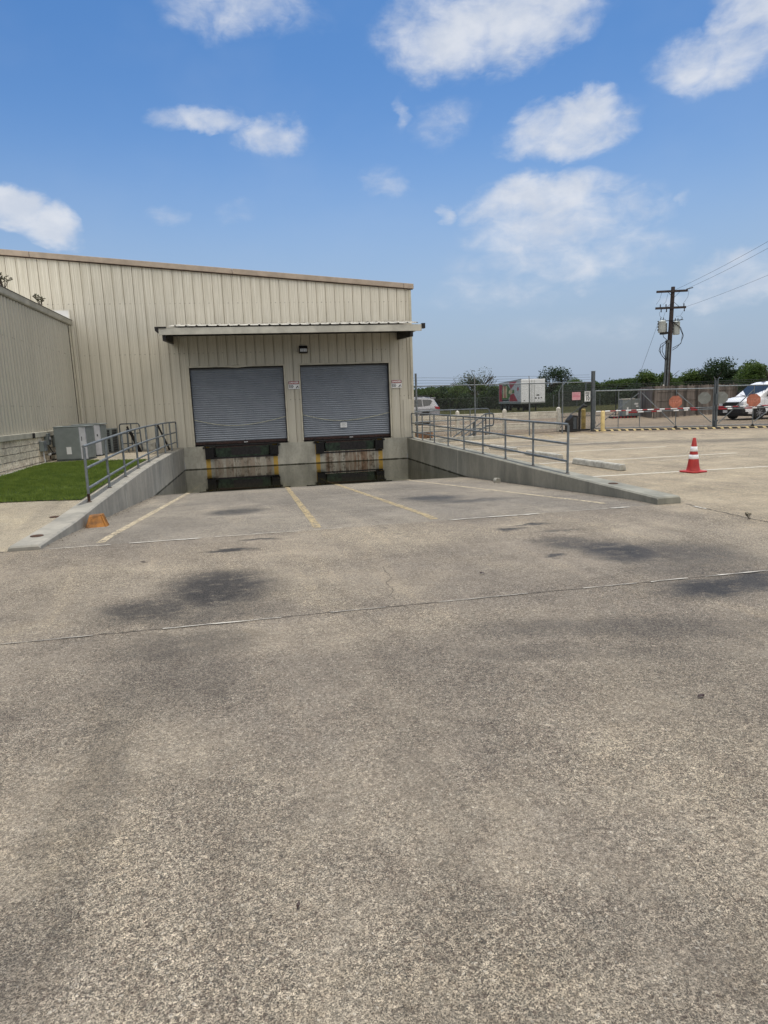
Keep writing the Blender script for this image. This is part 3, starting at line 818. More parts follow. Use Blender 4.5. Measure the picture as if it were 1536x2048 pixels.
# right side wall, back and roof
b = MB()
for a, c in zip(rib_profile(0, 42), rib_profile(0, 42)[1:]):
    b.add([(7.91 - a[1], a[0], 0), (7.91 - c[1], c[0], 0), (7.91 - c[1], c[0], 5.36), (7.91 - a[1], a[0], 5.36)], [(0, 1, 2, 3)])
b.build('side_wall', M['sid'], wh)
b = MB(); b.box(-16, 7.85, 42.0, 42.1, 0, 5.3); b.build('rear_wall', M['sid'], wh)
b = MB(); b.add([(-16.2, -.06, roofz(-16.2) - .02), (8.0, -.06, roofz(8) - .02), (8.0, 42.2, roofz(8) - .02), (-16.2, 42.2, roofz(-16.2) - .02)], [(0, 1, 2, 3)])
b.add([(-16.2, -.06, roofz(-16.2) - .02), (-16.2, 42, roofz(-16.2) - .02), (-34, 42, 5.5), (-34, -.06, 5.5)], [(0, 1, 2, 3)]); rf = b.build('roof', M['whited'], wh)
b = MB(); b.box(-34, -16, .0, .08, 0, 7.3); b.box(-34, -33.9, .08, 42, 0, 5.5); b.build('far_wall', M['sid'], wh)
# rake trim: box section with a small lower lip, in lengths
def rake(b, xa, xb, y0, y1, zt, zb):
    b.add([(xa, y0, roofz(xa) + zb), (xb, y0, roofz(xb) + zb), (xb, y0, roofz(xb) + zt), (xa, y0, roofz(xa) + zt),
           (xa, y1, roofz(xa) + zb), (xb, y1, roofz(xb) + zb), (xb, y1, roofz(xb) + zt), (xa, y1, roofz(xa) + zt)],
          [(0, 1, 2, 3), (7, 6, 5, 4), (3, 2, 6, 7), (0, 4, 5, 1), (1, 5, 6, 2), (0, 3, 7, 4)])
b = MB()
for (xa, xb) in ((-16.2, -10.05), (-10.04, -4.02), (-4.01, 2.0), (2.01, 7.68), (7.69, 8.03)): rake(b, xa, xb, -.11, .05, .03, -.135)
rt = b.build('roof_trim', M['trim'], wh, bevel=.012)
b = MB(); rake(b, -16.2, 8.0, -.07, -.045, -.136, -.165); b.build('trim_lip', M['brown'], rt)
b = MB()
for x in (.35, 1.0, 1.65, 5.0):
    b.add([(x, -.05, roofz(x) - .15), (x + .34, -.05, roofz(x + .34) - .15), (x + .34, -.02, roofz(x) - .19), (x, -.03, roofz(x) - .235)], [(0, 1, 2, 3)]); 
bx('corner_trim', M['trimc'], 7.86, 7.945, -.035, .06, .24, 5.32, wh, .004)
b = MB(); b.box(7.56, 7.86, -.03, -.0, .30, 1.62); b.build('patch_panel', M['sid'], wh)
# dock wall
b = MB(); e = -.02
for (x0, x1, z0, z1) in ((.002, .70, -1.0, .30), (3.12, 4.40, -1.0, .30), (6.76, RAMPW - .002, -1.0, .30), (.70, 3.12, -1.0, -.08), (4.40, 6.76, -1.0, -.06)):
    b.box(x0, x1, e, .12, z0, z1)
dw = b.build('dock_wall', M['dock'], wh)
for q in ((-3.1, -.0, -.03, .1, -.2, .30), (RAMPW, 7.93, -.01, .1, -.3, .295)):
    b = MB(); b.box(*q); b.build('base_kerb', M['dock'], wh)
# canopy
cv = empty('canopy', (0, 0, 0)); cv.parent = wh
CX0, CX1, CY = -.19, 7.82, -2.05
b = MB(); pts = []
x = CX0 + .25
prof2 = []
while x < CX1 - .2:
    prof2 += [(x, 0), (x + .20, 0), (x + .222, -.028), (x + .250, -.028), (x + .272, 0)]; x += .305
zc = lambda y: 3.935 + (y - CY) * .150
vs = []; fs = []
for (px_, dz) in prof2:
    vs += [(px_, CY - .03, zc(CY) + .03 - dz), (px_, -.004, zc(0) + .03 - dz), (px_, -.004, zc(0) + .022 - dz), (px_, CY - .03, zc(CY) + .022 - dz)]
for i in range(len(prof2) - 1):
    for k_ in range(4): fs.append((i * 4 + k_, i * 4 + (k_ + 1) % 4, i * 4 + 4 + (k_ + 1) % 4, i * 4 + 4 + k_))
b.add(vs, fs); b.build('canopy_roof', M['sheet'], cv)
b = MB(); b.box(CX0, CX1 - .05, CY, CY + .05, 3.725, 3.925); b.box(CX0, CX0 + .05, CY + .05, -.04, 3.80, 3.93); b.box(CX1 - .1, CX1 - .05, CY + .05, -.04, 3.80, 3.93)
b.build('fascia', M['fascia'], cv, .006)
for (xa, xb, za, zb_) in ((CX0 - .10, CX0 + .22, 3.915, 3.955), (CX1 - .045, CX1 + .06, 3.80, 3.955)):
    b = MB(); b.box(xa, xb, CY - .035, CY + .12, za, zb_)
    if xa < 0: b.prism([(CX0 - .10, 3.914), (CX0 - .004, 3.914), (CX0 - .004, 3.78), (CX0 - .05, 3.80), (CX0 - .095, 3.85)], CY - .03, CY + .2, 'Y')
    b.build('gutter_end', M['dblack'], cv)
for xx in (-.10, 7.41):
    b = MB(); b.prism([(CY + .06, 3.56), (-.002, 3.66), (-.002, 3.98), (CY + .06, 3.78)], xx, xx + .09, 'X'); b.build('bracket', M['dblack'], cv)
b = MB(); b.box(.0, 7.40, -.10, -.002, 3.90, 4.02); b.box(.0, 7.40, -1.05, -.97, 3.86, 3.93); b.build('purlin', M['dblack'], cv)
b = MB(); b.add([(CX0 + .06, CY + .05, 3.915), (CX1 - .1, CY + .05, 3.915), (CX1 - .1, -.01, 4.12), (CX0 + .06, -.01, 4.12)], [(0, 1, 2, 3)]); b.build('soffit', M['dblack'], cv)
# doors
def dock_door(x0, x1, dent):
    d = empty('dock_door', (x0, 0, DZ0)); d.parent = wh
    w = x1 - x0; h = DZ1 - DZ0
    b = MB(); n = 34; sub = 8; vs = []; fs = []
    cols = 13
    z0 = .085
    rows = []
    for i in range(n):
        for k_ in range(sub):
            t = k_ / sub; rows.append((z0 + (h - z0) * (i + t) / n, -.020 * math.sin(math.pi * t)))
    rows.append((h, 0))
    for (z, y) in rows:
        for c in range(cols): vs.append((w * c / (cols - 1), .17 + y + .004 * math.sin(z * 2.1 + c * .7) * math.sin(math.pi * c / (cols - 1)), z + .003 * math.sin(z * 1.7) * math.sin(c * .9)))
    for r_ in range(len(rows) - 1):
        for c in range(cols - 1): a = r_ * cols + c; fs.append((a, a + 1, a + cols + 1, a + cols))
    b.add(vs, fs, True); b.build('curtain', M['door'], d)
    bb = bx('bottom_bar', M['brown'], .01, w - .01, .10, .16, .0, .086, d, .008)
    bx('label_plate', M['lamp'], w * .52, w * .52 + .13, .094, .099, .028, .052, bb)
    b = MB(); b.box(-.05, .0, -.035, .16, 0, h + .05); b.box(w, w + .05, -.035, .16, 0, h + .05)
    N_ = 14; vs = []; fs = []
    for i in range(N_ + 1):
        t = i / N_; dz = -dent * math.exp(-((t - .5) / .09) ** 2); yo = -dent * .6 * math.exp(-((t - .5) / .12) ** 2)
        X = w * t; vs += [(X, -.035 + yo, h + dz), (X, -.035 + yo, h + .05 + dz * .4), (X, .0, h + .05), (X, .16, h)]
    for i in range(N_):
        for k_ in range(4): fs.append((i * 4 + k_, i * 4 + (k_ + 1) % 4, i * 4 + 4 + (k_ + 1) % 4, i * 4 + 4 + k_))
    b.add(vs, fs); b.build('frame', M['trimc'], d)
    b = MB(); b.box(.0, .022, .05, .14, .0, h); b.box(w - .022, w, .05, .14, .0, h); b.box(0.022, w - .022, .06, .145, h - .05, h - .0)
    b.build('guide_track', M['dblack'], d)
    b = MB(); b.box(-.02, w + .02, .19, .24, -.05, h + .1); b.build('backing', M['dblack'], d)
    return d
dock_door(*D1, .035); dock_door(*D2, .006)
# pits with leveler lip, bumpers and steel edge
def leveler(x0, x1, rugged):
    l = empty('dock_leveler', (x0, 0, 0)); l.parent = wh; w = x1 - x0
    bx('pit', M['dblack'], 0, w, .13, .18, -.12, .30, l)
    b = MB(); b.prism([(.32, .225), (w - .30, .255), (w - .34, -.075), (.36, -.085)], -.015, .04, 'Y'); lp = b.build('lip', M['green'], l, .006)
    b = MB(); b.box(.85, w - .60, -.019, -.0155, -.03, .225); b.build('dirt_plate', M['dblack'], lp)
    bx('deck_edge', M['dblack'], -.05, w + .05, -.045, .10, .296, .34, l, .004)
    bx('lower_beam', M['dblack'], .02, w - .02, -.03, .1, -.13, -.08, l)
    b = MB(); b.box(.36, w - .36, -.01, .05, .225, .285); b.build('hinge', M['brown'], l)
    for xx in (0.0, w - .27):
        bp = MB()
        for i in range(7): bp.box(xx + .02 + i * .034, xx + .048 + i * .034, -.15 - .01 * (i % 2), -.02, -.11 if xx == 0 else -.06, .245)
        bp.box(xx, xx + .02, -.16, .02, -.14 if xx == 0 else -.09, .28); bp.box(xx + .25, xx + .27, -.16, .02, -.12 if xx == 0 else -.07, .28)
        q = bp.build('bumper', M['black'], l, .004)
    for xx in (-.075, w + .005):
        b = MB(); b.box(xx, xx + .07, -.06, -.021, .235, .285); b.build('anchor', M['dblack'], l)
leveler(.70, 3.12, False); leveler(4.40, 6.76, True)
b = MB(); b.box(-.05, 7.9, .10, .5, .24, .30); b.build('dock_floor', M['dock'], wh)
# wall light
wl_ = empty('wall_light', (4.155, -.02, 3.39)); wl_.parent = wh
b = MB(); b.prism([(-.0, -.12), (0, .12), (-.10, .125), (-.17, .05), (-.17, -.12)], -.14, .14, 'X'); b.build('housing', M['dblack'], wl_, .012)
b = MB(); b.box(-.11, .11, -.178, -.172, -.075, .025); b.build('lens', M['lamp'], wl_)
b = MB()
for xx in (-.055, 0, .055): b.box(xx - .004, xx + .004, -.184, -.179, -.075, .025)
b.build('guard', M['dblack'], wl_)

# ropes across the doors, paper notice, danger signs
def rope(pts, sag, lab):
    (x0, z0), (x1, z1) = pts; P = []
    for i in range(31):
        t = i / 30; P.append((lerp(x0, x1, t), .085 + .004 * math.sin(i), lerp(z0, z1, t) - sag * 4 * t * (1 - t) * (.9 + .1 * math.sin(t * 5))))
    b = MB(); b.tube(P, .0085, 6); return tag(b.build('rope', M['rope']), lab, 'rope')
rope([(D1[0], 1.20), (D1[1], 1.20)], .25, 'sagging pale rope across the left roll-up door')
rope([(D2[0], 1.23), (D2[1], 1.20)], .25, 'sagging pale rope across the right roll-up door, with a paper hung on it')
nt = empty('paper_notice', (5.425, .07, .82), label='white paper notice hanging on the rope of the right roll-up door', cat='notice')
b = MB(); b.box(-.115, .115, -.004, 0, -.085, .085); b.build('sheet', M['white'], nt)
b = MB()
for i in range(5): b.box(-.08 + .01 * (i % 2), .08 - .02 * (i % 3), -.0065, -.005, .05 - i * .024, .056 - i * .024)
b.build('print', M['alu'], nt)
b = MB(); b.tube([(-.09, 0, .085), (-.07, .01, .15), (0, .012, .165), (.07, .01, .15), (.09, 0, .085)], .004, 6); b.build('string', M['ink'], nt)
RX = Matrix.Rotation(R(90), 4, 'X')
def danger(x, z, lab):
    g = empty('danger_sign', (x, -.045, z), label=lab, cat='sign', group='danger signs beside the dock doors')
    bx('panel', M['white'], -.185, .185, -.003, .003, -.135, .135, g)
    bx('border', M['ink'], -.178, .178, -.0045, -.0035, .022, .128, g)
    bx('red_band', M['signred'], -.170, .170, -.006, -.005, .030, .120, g)
    text_mesh('word', 'DANGER', .082, M['white'], g, Matrix.Translation((0, -.0085, .075)) @ RX, .0035, .95)
    b = MB()
    for i, (a, c) in enumerate(((-.165, .03), (-.165, .045), (-.165, .02))):
        xx = a
        for wd in ((.055, .04, .05), (.06, .075, .03), (.045, .05, .05))[i]:
            if xx + wd > c + .02: break
            b.box(xx, xx + wd - .01, -.0052, -.004, -.025 - i * .038, -.003 - i * .038); xx += wd
    b.build('small_print', M['ink'], g)
    b = MB(); b.prism([(.06, -.11), (.09, -.06), (.125, -.035), (.15, -.005), (.135, -.05), (.16, -.075), (.12, -.07), (.09, -.115)], -.0052, -.004, 'Y')
    b.prism([(.145, -.115), (.172, -.10), (.165, -.085), (.14, -.095)], -.0052, -.004, 'Y'); b.build('pictogram', M['ink'], g)
danger(3.775, 2.235, 'red and white DANGER sign on the wall between the two doors')
danger(7.33, 2.165, 'red and white DANGER sign on the wall right of the right door')

# ------------------------------------------------------------------ annex on the left
an = empty('annex_building', (-3.1, -7, 0), label='lower beige metal annex on a rough stone base, left of the lawn', cat='building')
AO = Vector((-3.1, -7, 0))
def abox(name, mat, x0, x1, y0, y1, z0, z1, bevel=0, par=None):
    return bx(name, mat, x0 - AO.x, x1 - AO.x, y0 - AO.y, y1 - AO.y, z0, z1, par or an, bevel)
AY0 = -15.0
b = MB(); y = AY0; pr = []
while y < -.32:
    pr += [(y, 0), (y + .10, 0), (y + .125, .032), (y + .155, .032), (y + .18, 0)]; y += .2032
pr = [p for p in pr if p[0] < -.30] + [(-.30, 0)]
for a, c in zip(pr, pr[1:]):
    b.add([(a[1], a[0] - AO.y, 1.10), (c[1], c[0] - AO.y, 1.10), (c[1], c[0] - AO.y, 4.26), (a[1], a[0] - AO.y, 4.26)], [(0, 1, 2, 3)])
b.build('metal_wall', M['sid2'], an)
abox('stone_base', M['stone'], -3.5, -3.06, AY0, -.35, -.1, .965)
abox('corner_post', M['trimc'], -3.3, -3.055, -.275, -.155, .99, 4.26, .004)
abox('corner_gap', M['dblack'], -3.3, -3.085, -.30, -.275, 1.10, 4.25)
abox('corner_recess', M['sid2'], -3.3, -3.12, -.155, -.02, .99, 4.26)
abox('downspout', M['sid'], -3.05, -2.98, -.14, -.055, .99, 4.25, .008)
abox('base_ledge', M['gut'], -3.4, -3.0, AY0, -.04, .966, 1.10, .012)
abox('ledge_break', M['dblack'], -3.02, -2.985, -5.05, -4.9, .962, 1.09)
b = MB()
b.prism([(-.25, 4.27), (.055, 4.27), (.075, 4.30), (.085, 4.43), (-.25, 4.45)], AY0 - AO.y, -.03 - AO.y, 'Y')
et = b.build('eave_trim', M['gut'], an, .006)
b = MB(); b.box(.0861, .092, AY0 - AO.y, -.03 - AO.y, 4.425, 4.442); b.build('trim_edge', M['dblack'], et)
b = MB(); b.add([(.08, AY0 - AO.y, 4.452), (.08, -.12 - AO.y, 4.452), (-6, -.12 - AO.y, 4.95), (-6, AY0 - AO.y, 4.95)], [(0, 1, 2, 3)]); b.build('roof', M['whited'], an)
b = MB(); b.box(-6.2, -6.0, AY0 - AO.y, -.12 - AO.y, 0, 4.9); b.box(-6, -.4, AY0 - AO.y, AY0 - AO.y + .1, 0, 4.4); b.build('back_wall', M['sid2'], an)
# white flashing panel on the warehouse wall behind the annex eave
wp = empty('white_panel', (-3.55, -.04, 4.5), label='bright white square panel on the warehouse wall above the annex roof end', cat='panel')
bx('sheet', M['white'], -.75, .46, -.01, .004, -.12, .235, wp)
b = MB(); b.box(-.75, .49, -.02, .0, .235, .262); b.box(.46, .49, -.02, 0, -.12, .235); b.build('rim', M['whited'], wp)
# weeds growing on the annex eave
def weed(loc, h, n, lab, seed, spread=.5, name='roof_weed', mat='weed', lw=.021):
    rr = random.Random(seed); g = empty(name, loc, label=lab, cat='weed')
    st = MB(); lf = MB()
    for i in range(n):
        a = rr.uniform(0, 6.28); l = h * rr.uniform(.6, 1); tip = Vector((math.cos(a) * spread * l, math.sin(a) * spread * l, l * rr.uniform(.6, 1)))
        mid = tip * .5 + Vector((rr.gauss(0, .03), rr.gauss(0, .03), .04)) * h; P = [Vector((0, 0, -.02)), mid, tip]; st.tube(P, .012 * h / .5, 4, .004)
        for k_ in range(3):
            q = mid.lerp(tip, rr.random()); d = Vector((rr.gauss(0, 1), rr.gauss(0, 1), rr.uniform(.3, 1))).normalized() * h * rr.uniform(.15, .3); st.tube([q, q + d], .006 * h / .5, 3, .002)
            for m_ in range(28):
                c = q + d * rr.uniform(.3, 1.1); u = Vector((rr.gauss(0, 1), rr.gauss(0, 1), rr.gauss(0, 1))).normalized() * lw; v = Vector((rr.gauss(0, 1), rr.gauss(0, 1), rr.gauss(0, 1))).normalized() * lw * .5
                lf.add([c - u, c - v, c + u, c + v], [(0, 1, 2, 3)])
    st.build('stem', M['bark'], g); lf.build('leaves', M[mat], g)
weed((-3.12, -5.35, 4.46), .42, 11, 'larger dry weed growing on the annex roof edge at the picture edge', 5)
weed((-3.12, -2.75, 4.46), .36, 9, 'smaller dry weed on the annex roof edge beside the white panel', 8)

# AC units, electrical boxes, pipes
ZP = .29
b = MB(); b.add([(-2.99, -4.75, ZP + .018), (-.36, -5.0, ZP + .018), (-.36, -.03, ZP + .022), (-2.99, -.03, ZP + .022)], [(0, 1, 2, 3)])
for (xa, ya, xb, yb) in ((-2.99, -4.75, -.36, -5.0),): b.add([(xa, ya, ZP + .018), (xb, yb, ZP + .018), (xb, yb, .2), (xa, ya, .2)], [(0, 1, 2, 3)])
tag(b.build('equipment_pad', M['apron']), kind='structure')
PZ = ZP + .024
def ac_unit(x, y, w, d, h, lab, kind):
    g = empty('air_conditioner', (x, y, PZ), rotz=R(-3), label=lab, cat='air conditioner', group='air conditioning units beside the annex')
    bx('base_pan', M['galvd'], -w / 2 + .01, w / 2 - .01, -d / 2 + .01, d / 2 - .01, 0, .03, g)
    if kind == 0:
        c = .17
        body = one('cabinet', M['ac'], lambda b: b.prism([(-w / 2, -d / 2), (w / 2 - c, -d / 2), (w / 2 - c + .001, d / 2), (-w / 2, d / 2)], .031, h - .03, 'Z'), g, .02)
        one('service_panel', M['acl'], lambda b: b.prism([(w / 2 - c + .002, -d / 2 + .004), (w / 2 - .03, -d / 2 + .045), (w / 2 - .03, -d / 2 + .1), (w / 2 - c + .002, -d / 2 + .1)], .032, h - .035, 'Z'), g)
        one('grille', M['ac'], lambda b: [b.box(w / 2 - .05, w / 2 - .005, -d / 2 + .11 + i * .035, -d / 2 + .13 + i * .035, .05, h - .05) for i in range(int((d - .2) / .035))] + [b.box(w / 2 - .16, w / 2 - .055, -d / 2 + .11, d / 2 - .02, .04, h - .04)], g)
        one('top_cover', M['ac'], lambda b: b.box(-w / 2 - .008, w / 2 + .004, -d / 2 - .008, d / 2 + .008, h - .03, h), g, .012)
        one('fan_guard', M['acd'], lambda b: [b.tube([(r_ * math.cos(t * .3927), r_ * math.sin(t * .3927), h + .006) for t in range(16)], .004, 4, closed=True) for r_ in (.08, .15, .22, .27)], g)
    else:
        one('coil', M['acd'], lambda b: b.box(-w / 2 + .03, w / 2 - .03, -d / 2 + .03, d / 2 - .03, .031, h - .05), g)
        for sx_ in (-1, 1):
            for sy_ in (-1, 1): one('corner_post', M['ac'], lambda b: b.box(sx_ * (w / 2 - .03) - .03, sx_ * (w / 2 - .03) + .03, sy_ * (d / 2 - .03) - .03, sy_ * (d / 2 - .03) + .03, .031, h - .05), g, .008)
        bx('service_panel', M['ac'], -w / 2 + .06, -w / 2 + .28, -d / 2 - .001, -d / 2 + .02, .031, h - .05, g)
        one('grille', M['galv'], lambda b: [b.box(-w / 2 - .002, w / 2 + .002, -d / 2 - .002, -d / 2 + .004, .1 + i * .075, .108 + i * .075) for i in range(8)] + [b.box(w / 2 - .002, w / 2 + .003, -d / 2, d / 2, .1 + i * .075, .108 + i * .075) for i in range(8)], g)
        one('top_cover', M['ac'], lambda b: b.box(-w / 2 - .005, w / 2 + .005, -d / 2 - .005, d / 2 + .005, h - .05, h), g, .012)
    return g
u1 = ac_unit(-2.34, -3.82, .80, .80, .90, 'nearest grey air conditioner with a white sticker on its front, beside the lawn', 0)
bx('sticker', M['white'], -.12, -.0, -.406, -.4015, .17, .36, u1)
bx('latch', M['acd'], .262, .285, -.385, -.360, .50, .62, u1)
u2 = ac_unit(-2.30, -2.30, .76, .76, .92, 'second grey air conditioner, right behind the one with the sticker', 0)
bx('latch', M['acd'], .26, .295, -.36, -.335, .56, .62, u2)
ac_unit(-2.30, -.85, .74, .74, .74, 'farthest air conditioner with dark open grille sides, nearest the warehouse wall', 1)

def ebox(name, x, y, z, w, h, d, lab, extra=None):
    g = empty(name, (x, y, z), label=lab, cat='electrical box')
    bx('box', M['ac'], 0, d, -w / 2, w / 2, 0, h, g, .01)
    bx('cover', M['galv'], d, d + .012, -w / 2 - .006, w / 2 + .006, .01, h + .006, g, .004)
    return g
e1 = ebox('junction_box', -3.055, -4.38, .60, .22, .26, .12, 'small grey electrical box on the stone wall with a conduit down to the ground')
one('conduit', M['lamp'], lambda b: b.tube([(.06, 0, 0), (.06, 0, -.17), (.075, 0, -.33)], .017, 8), e1)
e2 = ebox('junction_box', -3.055, -3.92, .74, .16, .30, .10, 'grey switch box just right of the box with the conduit, under the ledge')
bx('switch', M['lamp'], .112, .14, -.03, .03, .14, .2, e2)
e3 = ebox('disconnect_box', -3.055, -3.25, .66, .22, .34, .12, 'grey disconnect box behind the nearest air conditioner, on the stone wall')
tag(one('cable', M['black'], lambda b: b.tube([(-3.0, -3.90, .74), (-2.97, -3.86, .62), (-2.96, -3.7, .53), (-2.96, -3.5, .50), (-2.97, -3.32, .56), (-3.0, -3.26, .66)], .011, 6)), 'black cable looping between the grey boxes on the stone wall', 'cable')
pp = empty('insulated_pipe', (-2.95, -4.05, .50), label='black insulated pipe running along the stone base to the air conditioner', cat='pipe')
one('insulation', M['black'], lambda b: b.tube([(0, .05, 0), (0, .6, -.01), (.02, 1.0, -.02)], .038, 10), pp)
one('pipe_end', M['lamp'], lambda b: b.tube([(0, -.03, 0), (0, .05, 0)], .033, 10), pp)
one('elbow', M['brown'], lambda b: (b.tube([(0, .04, -.03), (0, .04, -.14)], .02, 8), b.tube([(.02, .35, -.17), (.02, .9, -.19)], .02, 8)), pp)

# short guard rail and folded stair stringers near the warehouse wall
sg = empty('guard_rail', (-1.75, -1.0, PZ), label='small square pipe guard frame standing near the warehouse wall left of the dock', cat='guard rail')
one('frame', M['galvd'], lambda b: b.tube([(0, 0, 0), (0, 0, .80), (.02, 0, .84), (.05, 0, .86), (.54, .0, .86), (.57, 0, .84), (.59, 0, .80), (.62, 0, .0)], .019, 8), sg)
one('rail', M['galvd'], lambda b: (b.tube([(0, 0, .56), (.6, 0, .56)], .016, 8), b.tube([(0, 0, .25), (.6, 0, .25)], .016, 8)), sg)
one('post', M['galvd'], lambda b: b.tube([(.33, 0, 0), (.34, 0, .86)], .017, 8), sg)
def stringer(x, y, lab, n, top=.78):
    g = empty('stair_stringer', (x, y, PZ), label=lab, cat='metal stringer', group='dark metal stringers leaning near the wall')
    one('flat_bar', M['dblack'], lambda b: [b.bar((.02 + k_ * .09, k_ * .05, top - k_ * .18), (.34 + k_ * .05, -.15, .0), .03, .05) for k_ in range(n)], g)
    one('upright', M['galvd'], lambda b: b.bar((0, .0, 0), (.01, 0, top - .06), .035, .05), g)
stringer(-1.48, -1.35, 'dark steel stringer bars leaning beside the small guard frame', 2)
stringer(-.62, -1.1, 'dark steel stringer bars leaning behind the handrail end near the dock', 1, .80)
tag(bx('concrete_block', M['stop'], -1.2, -.75, -.95, -.5, PZ, PZ + .22, bevel=.01), 'low concrete block by the warehouse wall behind the left handrail', 'concrete block')

# wheel chock
ck = empty('wheel_chock', (.17, -12.95, zramp(-12.8)), rotz=R(14), label='rusty orange yellow folded metal wheel chock against the left ramp wall', cat='wheel chock')
one('body', M['chock'], lambda b: b.add([(-.15, -.09, .005), (.13, -.09, .0), (-.09, .0, .165), (.075, .02, .175), (.165, .14, .0), (.105, .13, .175), (-.15, .16, .0), (-.08, .13, .17)],
    [(0, 1, 3, 2), (1, 4, 5, 3), (2, 3, 5, 7), (0, 2, 7, 6), (4, 6, 7, 5)]), ck, .006)
one('rib', M['chock'], lambda b: b.bar((.068, .012, .172), (.115, -.083, .012), .012, .012), ck)
tag(one('concrete_chunk', M['stop'], lambda b: b.prism([(-.07, 0), (.06, 0), (.07, .05), (.05, .09), (-.05, .10), (-.075, .05)], -.05, .05, 'Y'), bevel=.01, loc=(7.50, -9.25, zramp(-9.25)), rotz=R(20)), 'small broken concrete chunk lying at the foot of the right ramp wall', 'concrete chunk')

# ------------------------------------------------------------------ parking lot things
def ray(u, v): return FW * FPX + RT * (u - 768) - UP * (v - 1024)
def at(u, dep, z=0.0):
    """ground point in picture column u (of 1536) at a given distance"""
    v = 800.0
    for _ in range(6): v += ray(u, v).z
    d = ray(u, v); return Vector((CAM.x + d.x * dep / FPX, CAM.y + d.y * dep / FPX, z))

cn = empty('traffic_cone', (10.40, -11.78, .004), rotz=R(12), label='red traffic cone with two white reflective bands standing in the parking lot', cat='traffic cone')
H = .635; r0, r1 = .118, .026
rc = lambda z: lerp(r0, r1, (z - .03) / (H - .03))
one('base', M['cone'], lambda b: b.prism([(-.19, -.14), (-.14, -.19), (.14, -.19), (.19, -.14), (.19, .14), (.14, .19), (-.14, .19), (-.19, .14)], 0, .026, 'Z'), cn, .008)
one('body', M['cone'], lambda b: b.lathe([(r0 + .018, .024), (r0 + .004, .034), (rc(.1), .1), (rc(.4), .4), (rc(H - .012), H - .012), (r1 * .75, H)], 28), cn)
for (za, zb) in ((.245, .325), (.385, .475)):
    one('reflective_band', M['reflect'], lambda b: b.lathe([(rc(za) + .0005, za), (rc(za) + .0035, za + .001), (rc(zb) + .0035, zb - .001), (rc(zb) + .0005, zb)], 28), cn)

def stop_mesh(b):
    n = 1; poly = [(-.085, 0), (.085, 0), (.06, .10), (.045, .125), (-.045, .125), (-.06, .10)]
    b.prism(poly, -.90, .90, 'Y')
ws = one('wheel_stop', M['stop'], stop_mesh, bevel=.015)
spots = [(9.42, -10.05, 3, 'concrete wheel stop nearest the cone, first beyond the end of the handrail'), (9.52, -7.2, 2, 'concrete wheel stop second from the front, seen through the last handrail bay'),
         (9.55, -4.35, 2, 'concrete wheel stop third from the front, seen through the middle of the handrail'), (9.62, -1.6, 1, 'concrete wheel stop farthest back, nearest the curved steel hoops')]
for i, (x, y, a, lab) in enumerate(spots):
    o = ws if i == 0 else ws.copy()
    if i: COL.objects.link(o)
    o.location = (x, y, .003); o.rotation_euler.z = R(a); tag(o, lab, 'wheel stop', 'wheel stops in the parking lot')
weed((7.95, -16.12, 0), .085, 5, 'small weed sprouting from the joint in the pavement on the right', 21, .75, 'pavement_weed', 'weed', .006)
weed((.62, -18.02, 0), .025, 6, 'tiny weed in the long joint at the left of the foreground', 22, .9, 'pavement_weed', 'grass', .006)
def leafbit(u_, x, y, s, lab):
    tag(one('dead_leaf', M['brown'], lambda b: b.add([(-s, 0, .004), (-s * .3, -s * .45, .012), (s * .6, -s * .3, .006), (s, 0, .016), (s * .4, s * .4, .008), (-s * .4, s * .4, .014)], [tuple(range(6))]), loc=(x, y, .001), rotz=random.random() * 6), lab, 'leaf')
leafbit(0, 4.27, -17.39, .028, 'small dark dead leaf on the pavement beyond the long joint')
leafbit(0, 4.49, -19.89, .022, 'small dark dead leaf in the right foreground')
leafbit(0, 2.50, -20.77, .012, 'tiny dark leaf scrap in the middle of the foreground')
leafbit(0, 1.28, -15.9, .035, 'small dark dead leaf near the front end of the left ramp wall')

# guard rail and hoops right of the warehouse corner
gr = empty('corner_guard_rail', (7.82, .30, 0), label='grey three-bar pipe railing running right from the warehouse corner behind the ramp handrail', cat='railing')
L_ = 2.55
p0 = Vector((7.82, .30, 0)); dirn = Vector((11.55 - 7.82, 1.9, 0)); Lr = dirn.length; dirn.normalize()
def gp(t, z): return dirn * t + Vector((0, 0, z))
one('top_rail', M['galv'], lambda b: b.tube([gp(0, .3), gp(0, 1.05), gp(.04, 1.13), gp(.12, 1.17), gp(1.5, 1.18), gp(Lr - .12, 1.16), gp(Lr - .03, 1.12), gp(Lr, 1.04), gp(Lr, 0)], .022, 10), gr)
for z in (.80, .42): one('rail', M['galv'], lambda b: b.tube([gp(0, z), gp(Lr, z - .03)], .019, 8), gr)
for t in (1.0, 2.05, 3.1): one('post', M['galv'], lambda b: b.tube([gp(t, 0), gp(t, 1.17)], .02, 8), gr)
tag(one('concrete_kerb', M['stop'], lambda b: b.bar((8.6, .9, .075), (12.0, 1.7, .075), .2, .15), bevel=.015), 'low concrete kerb in front of the curved steel hoops', 'kerb')
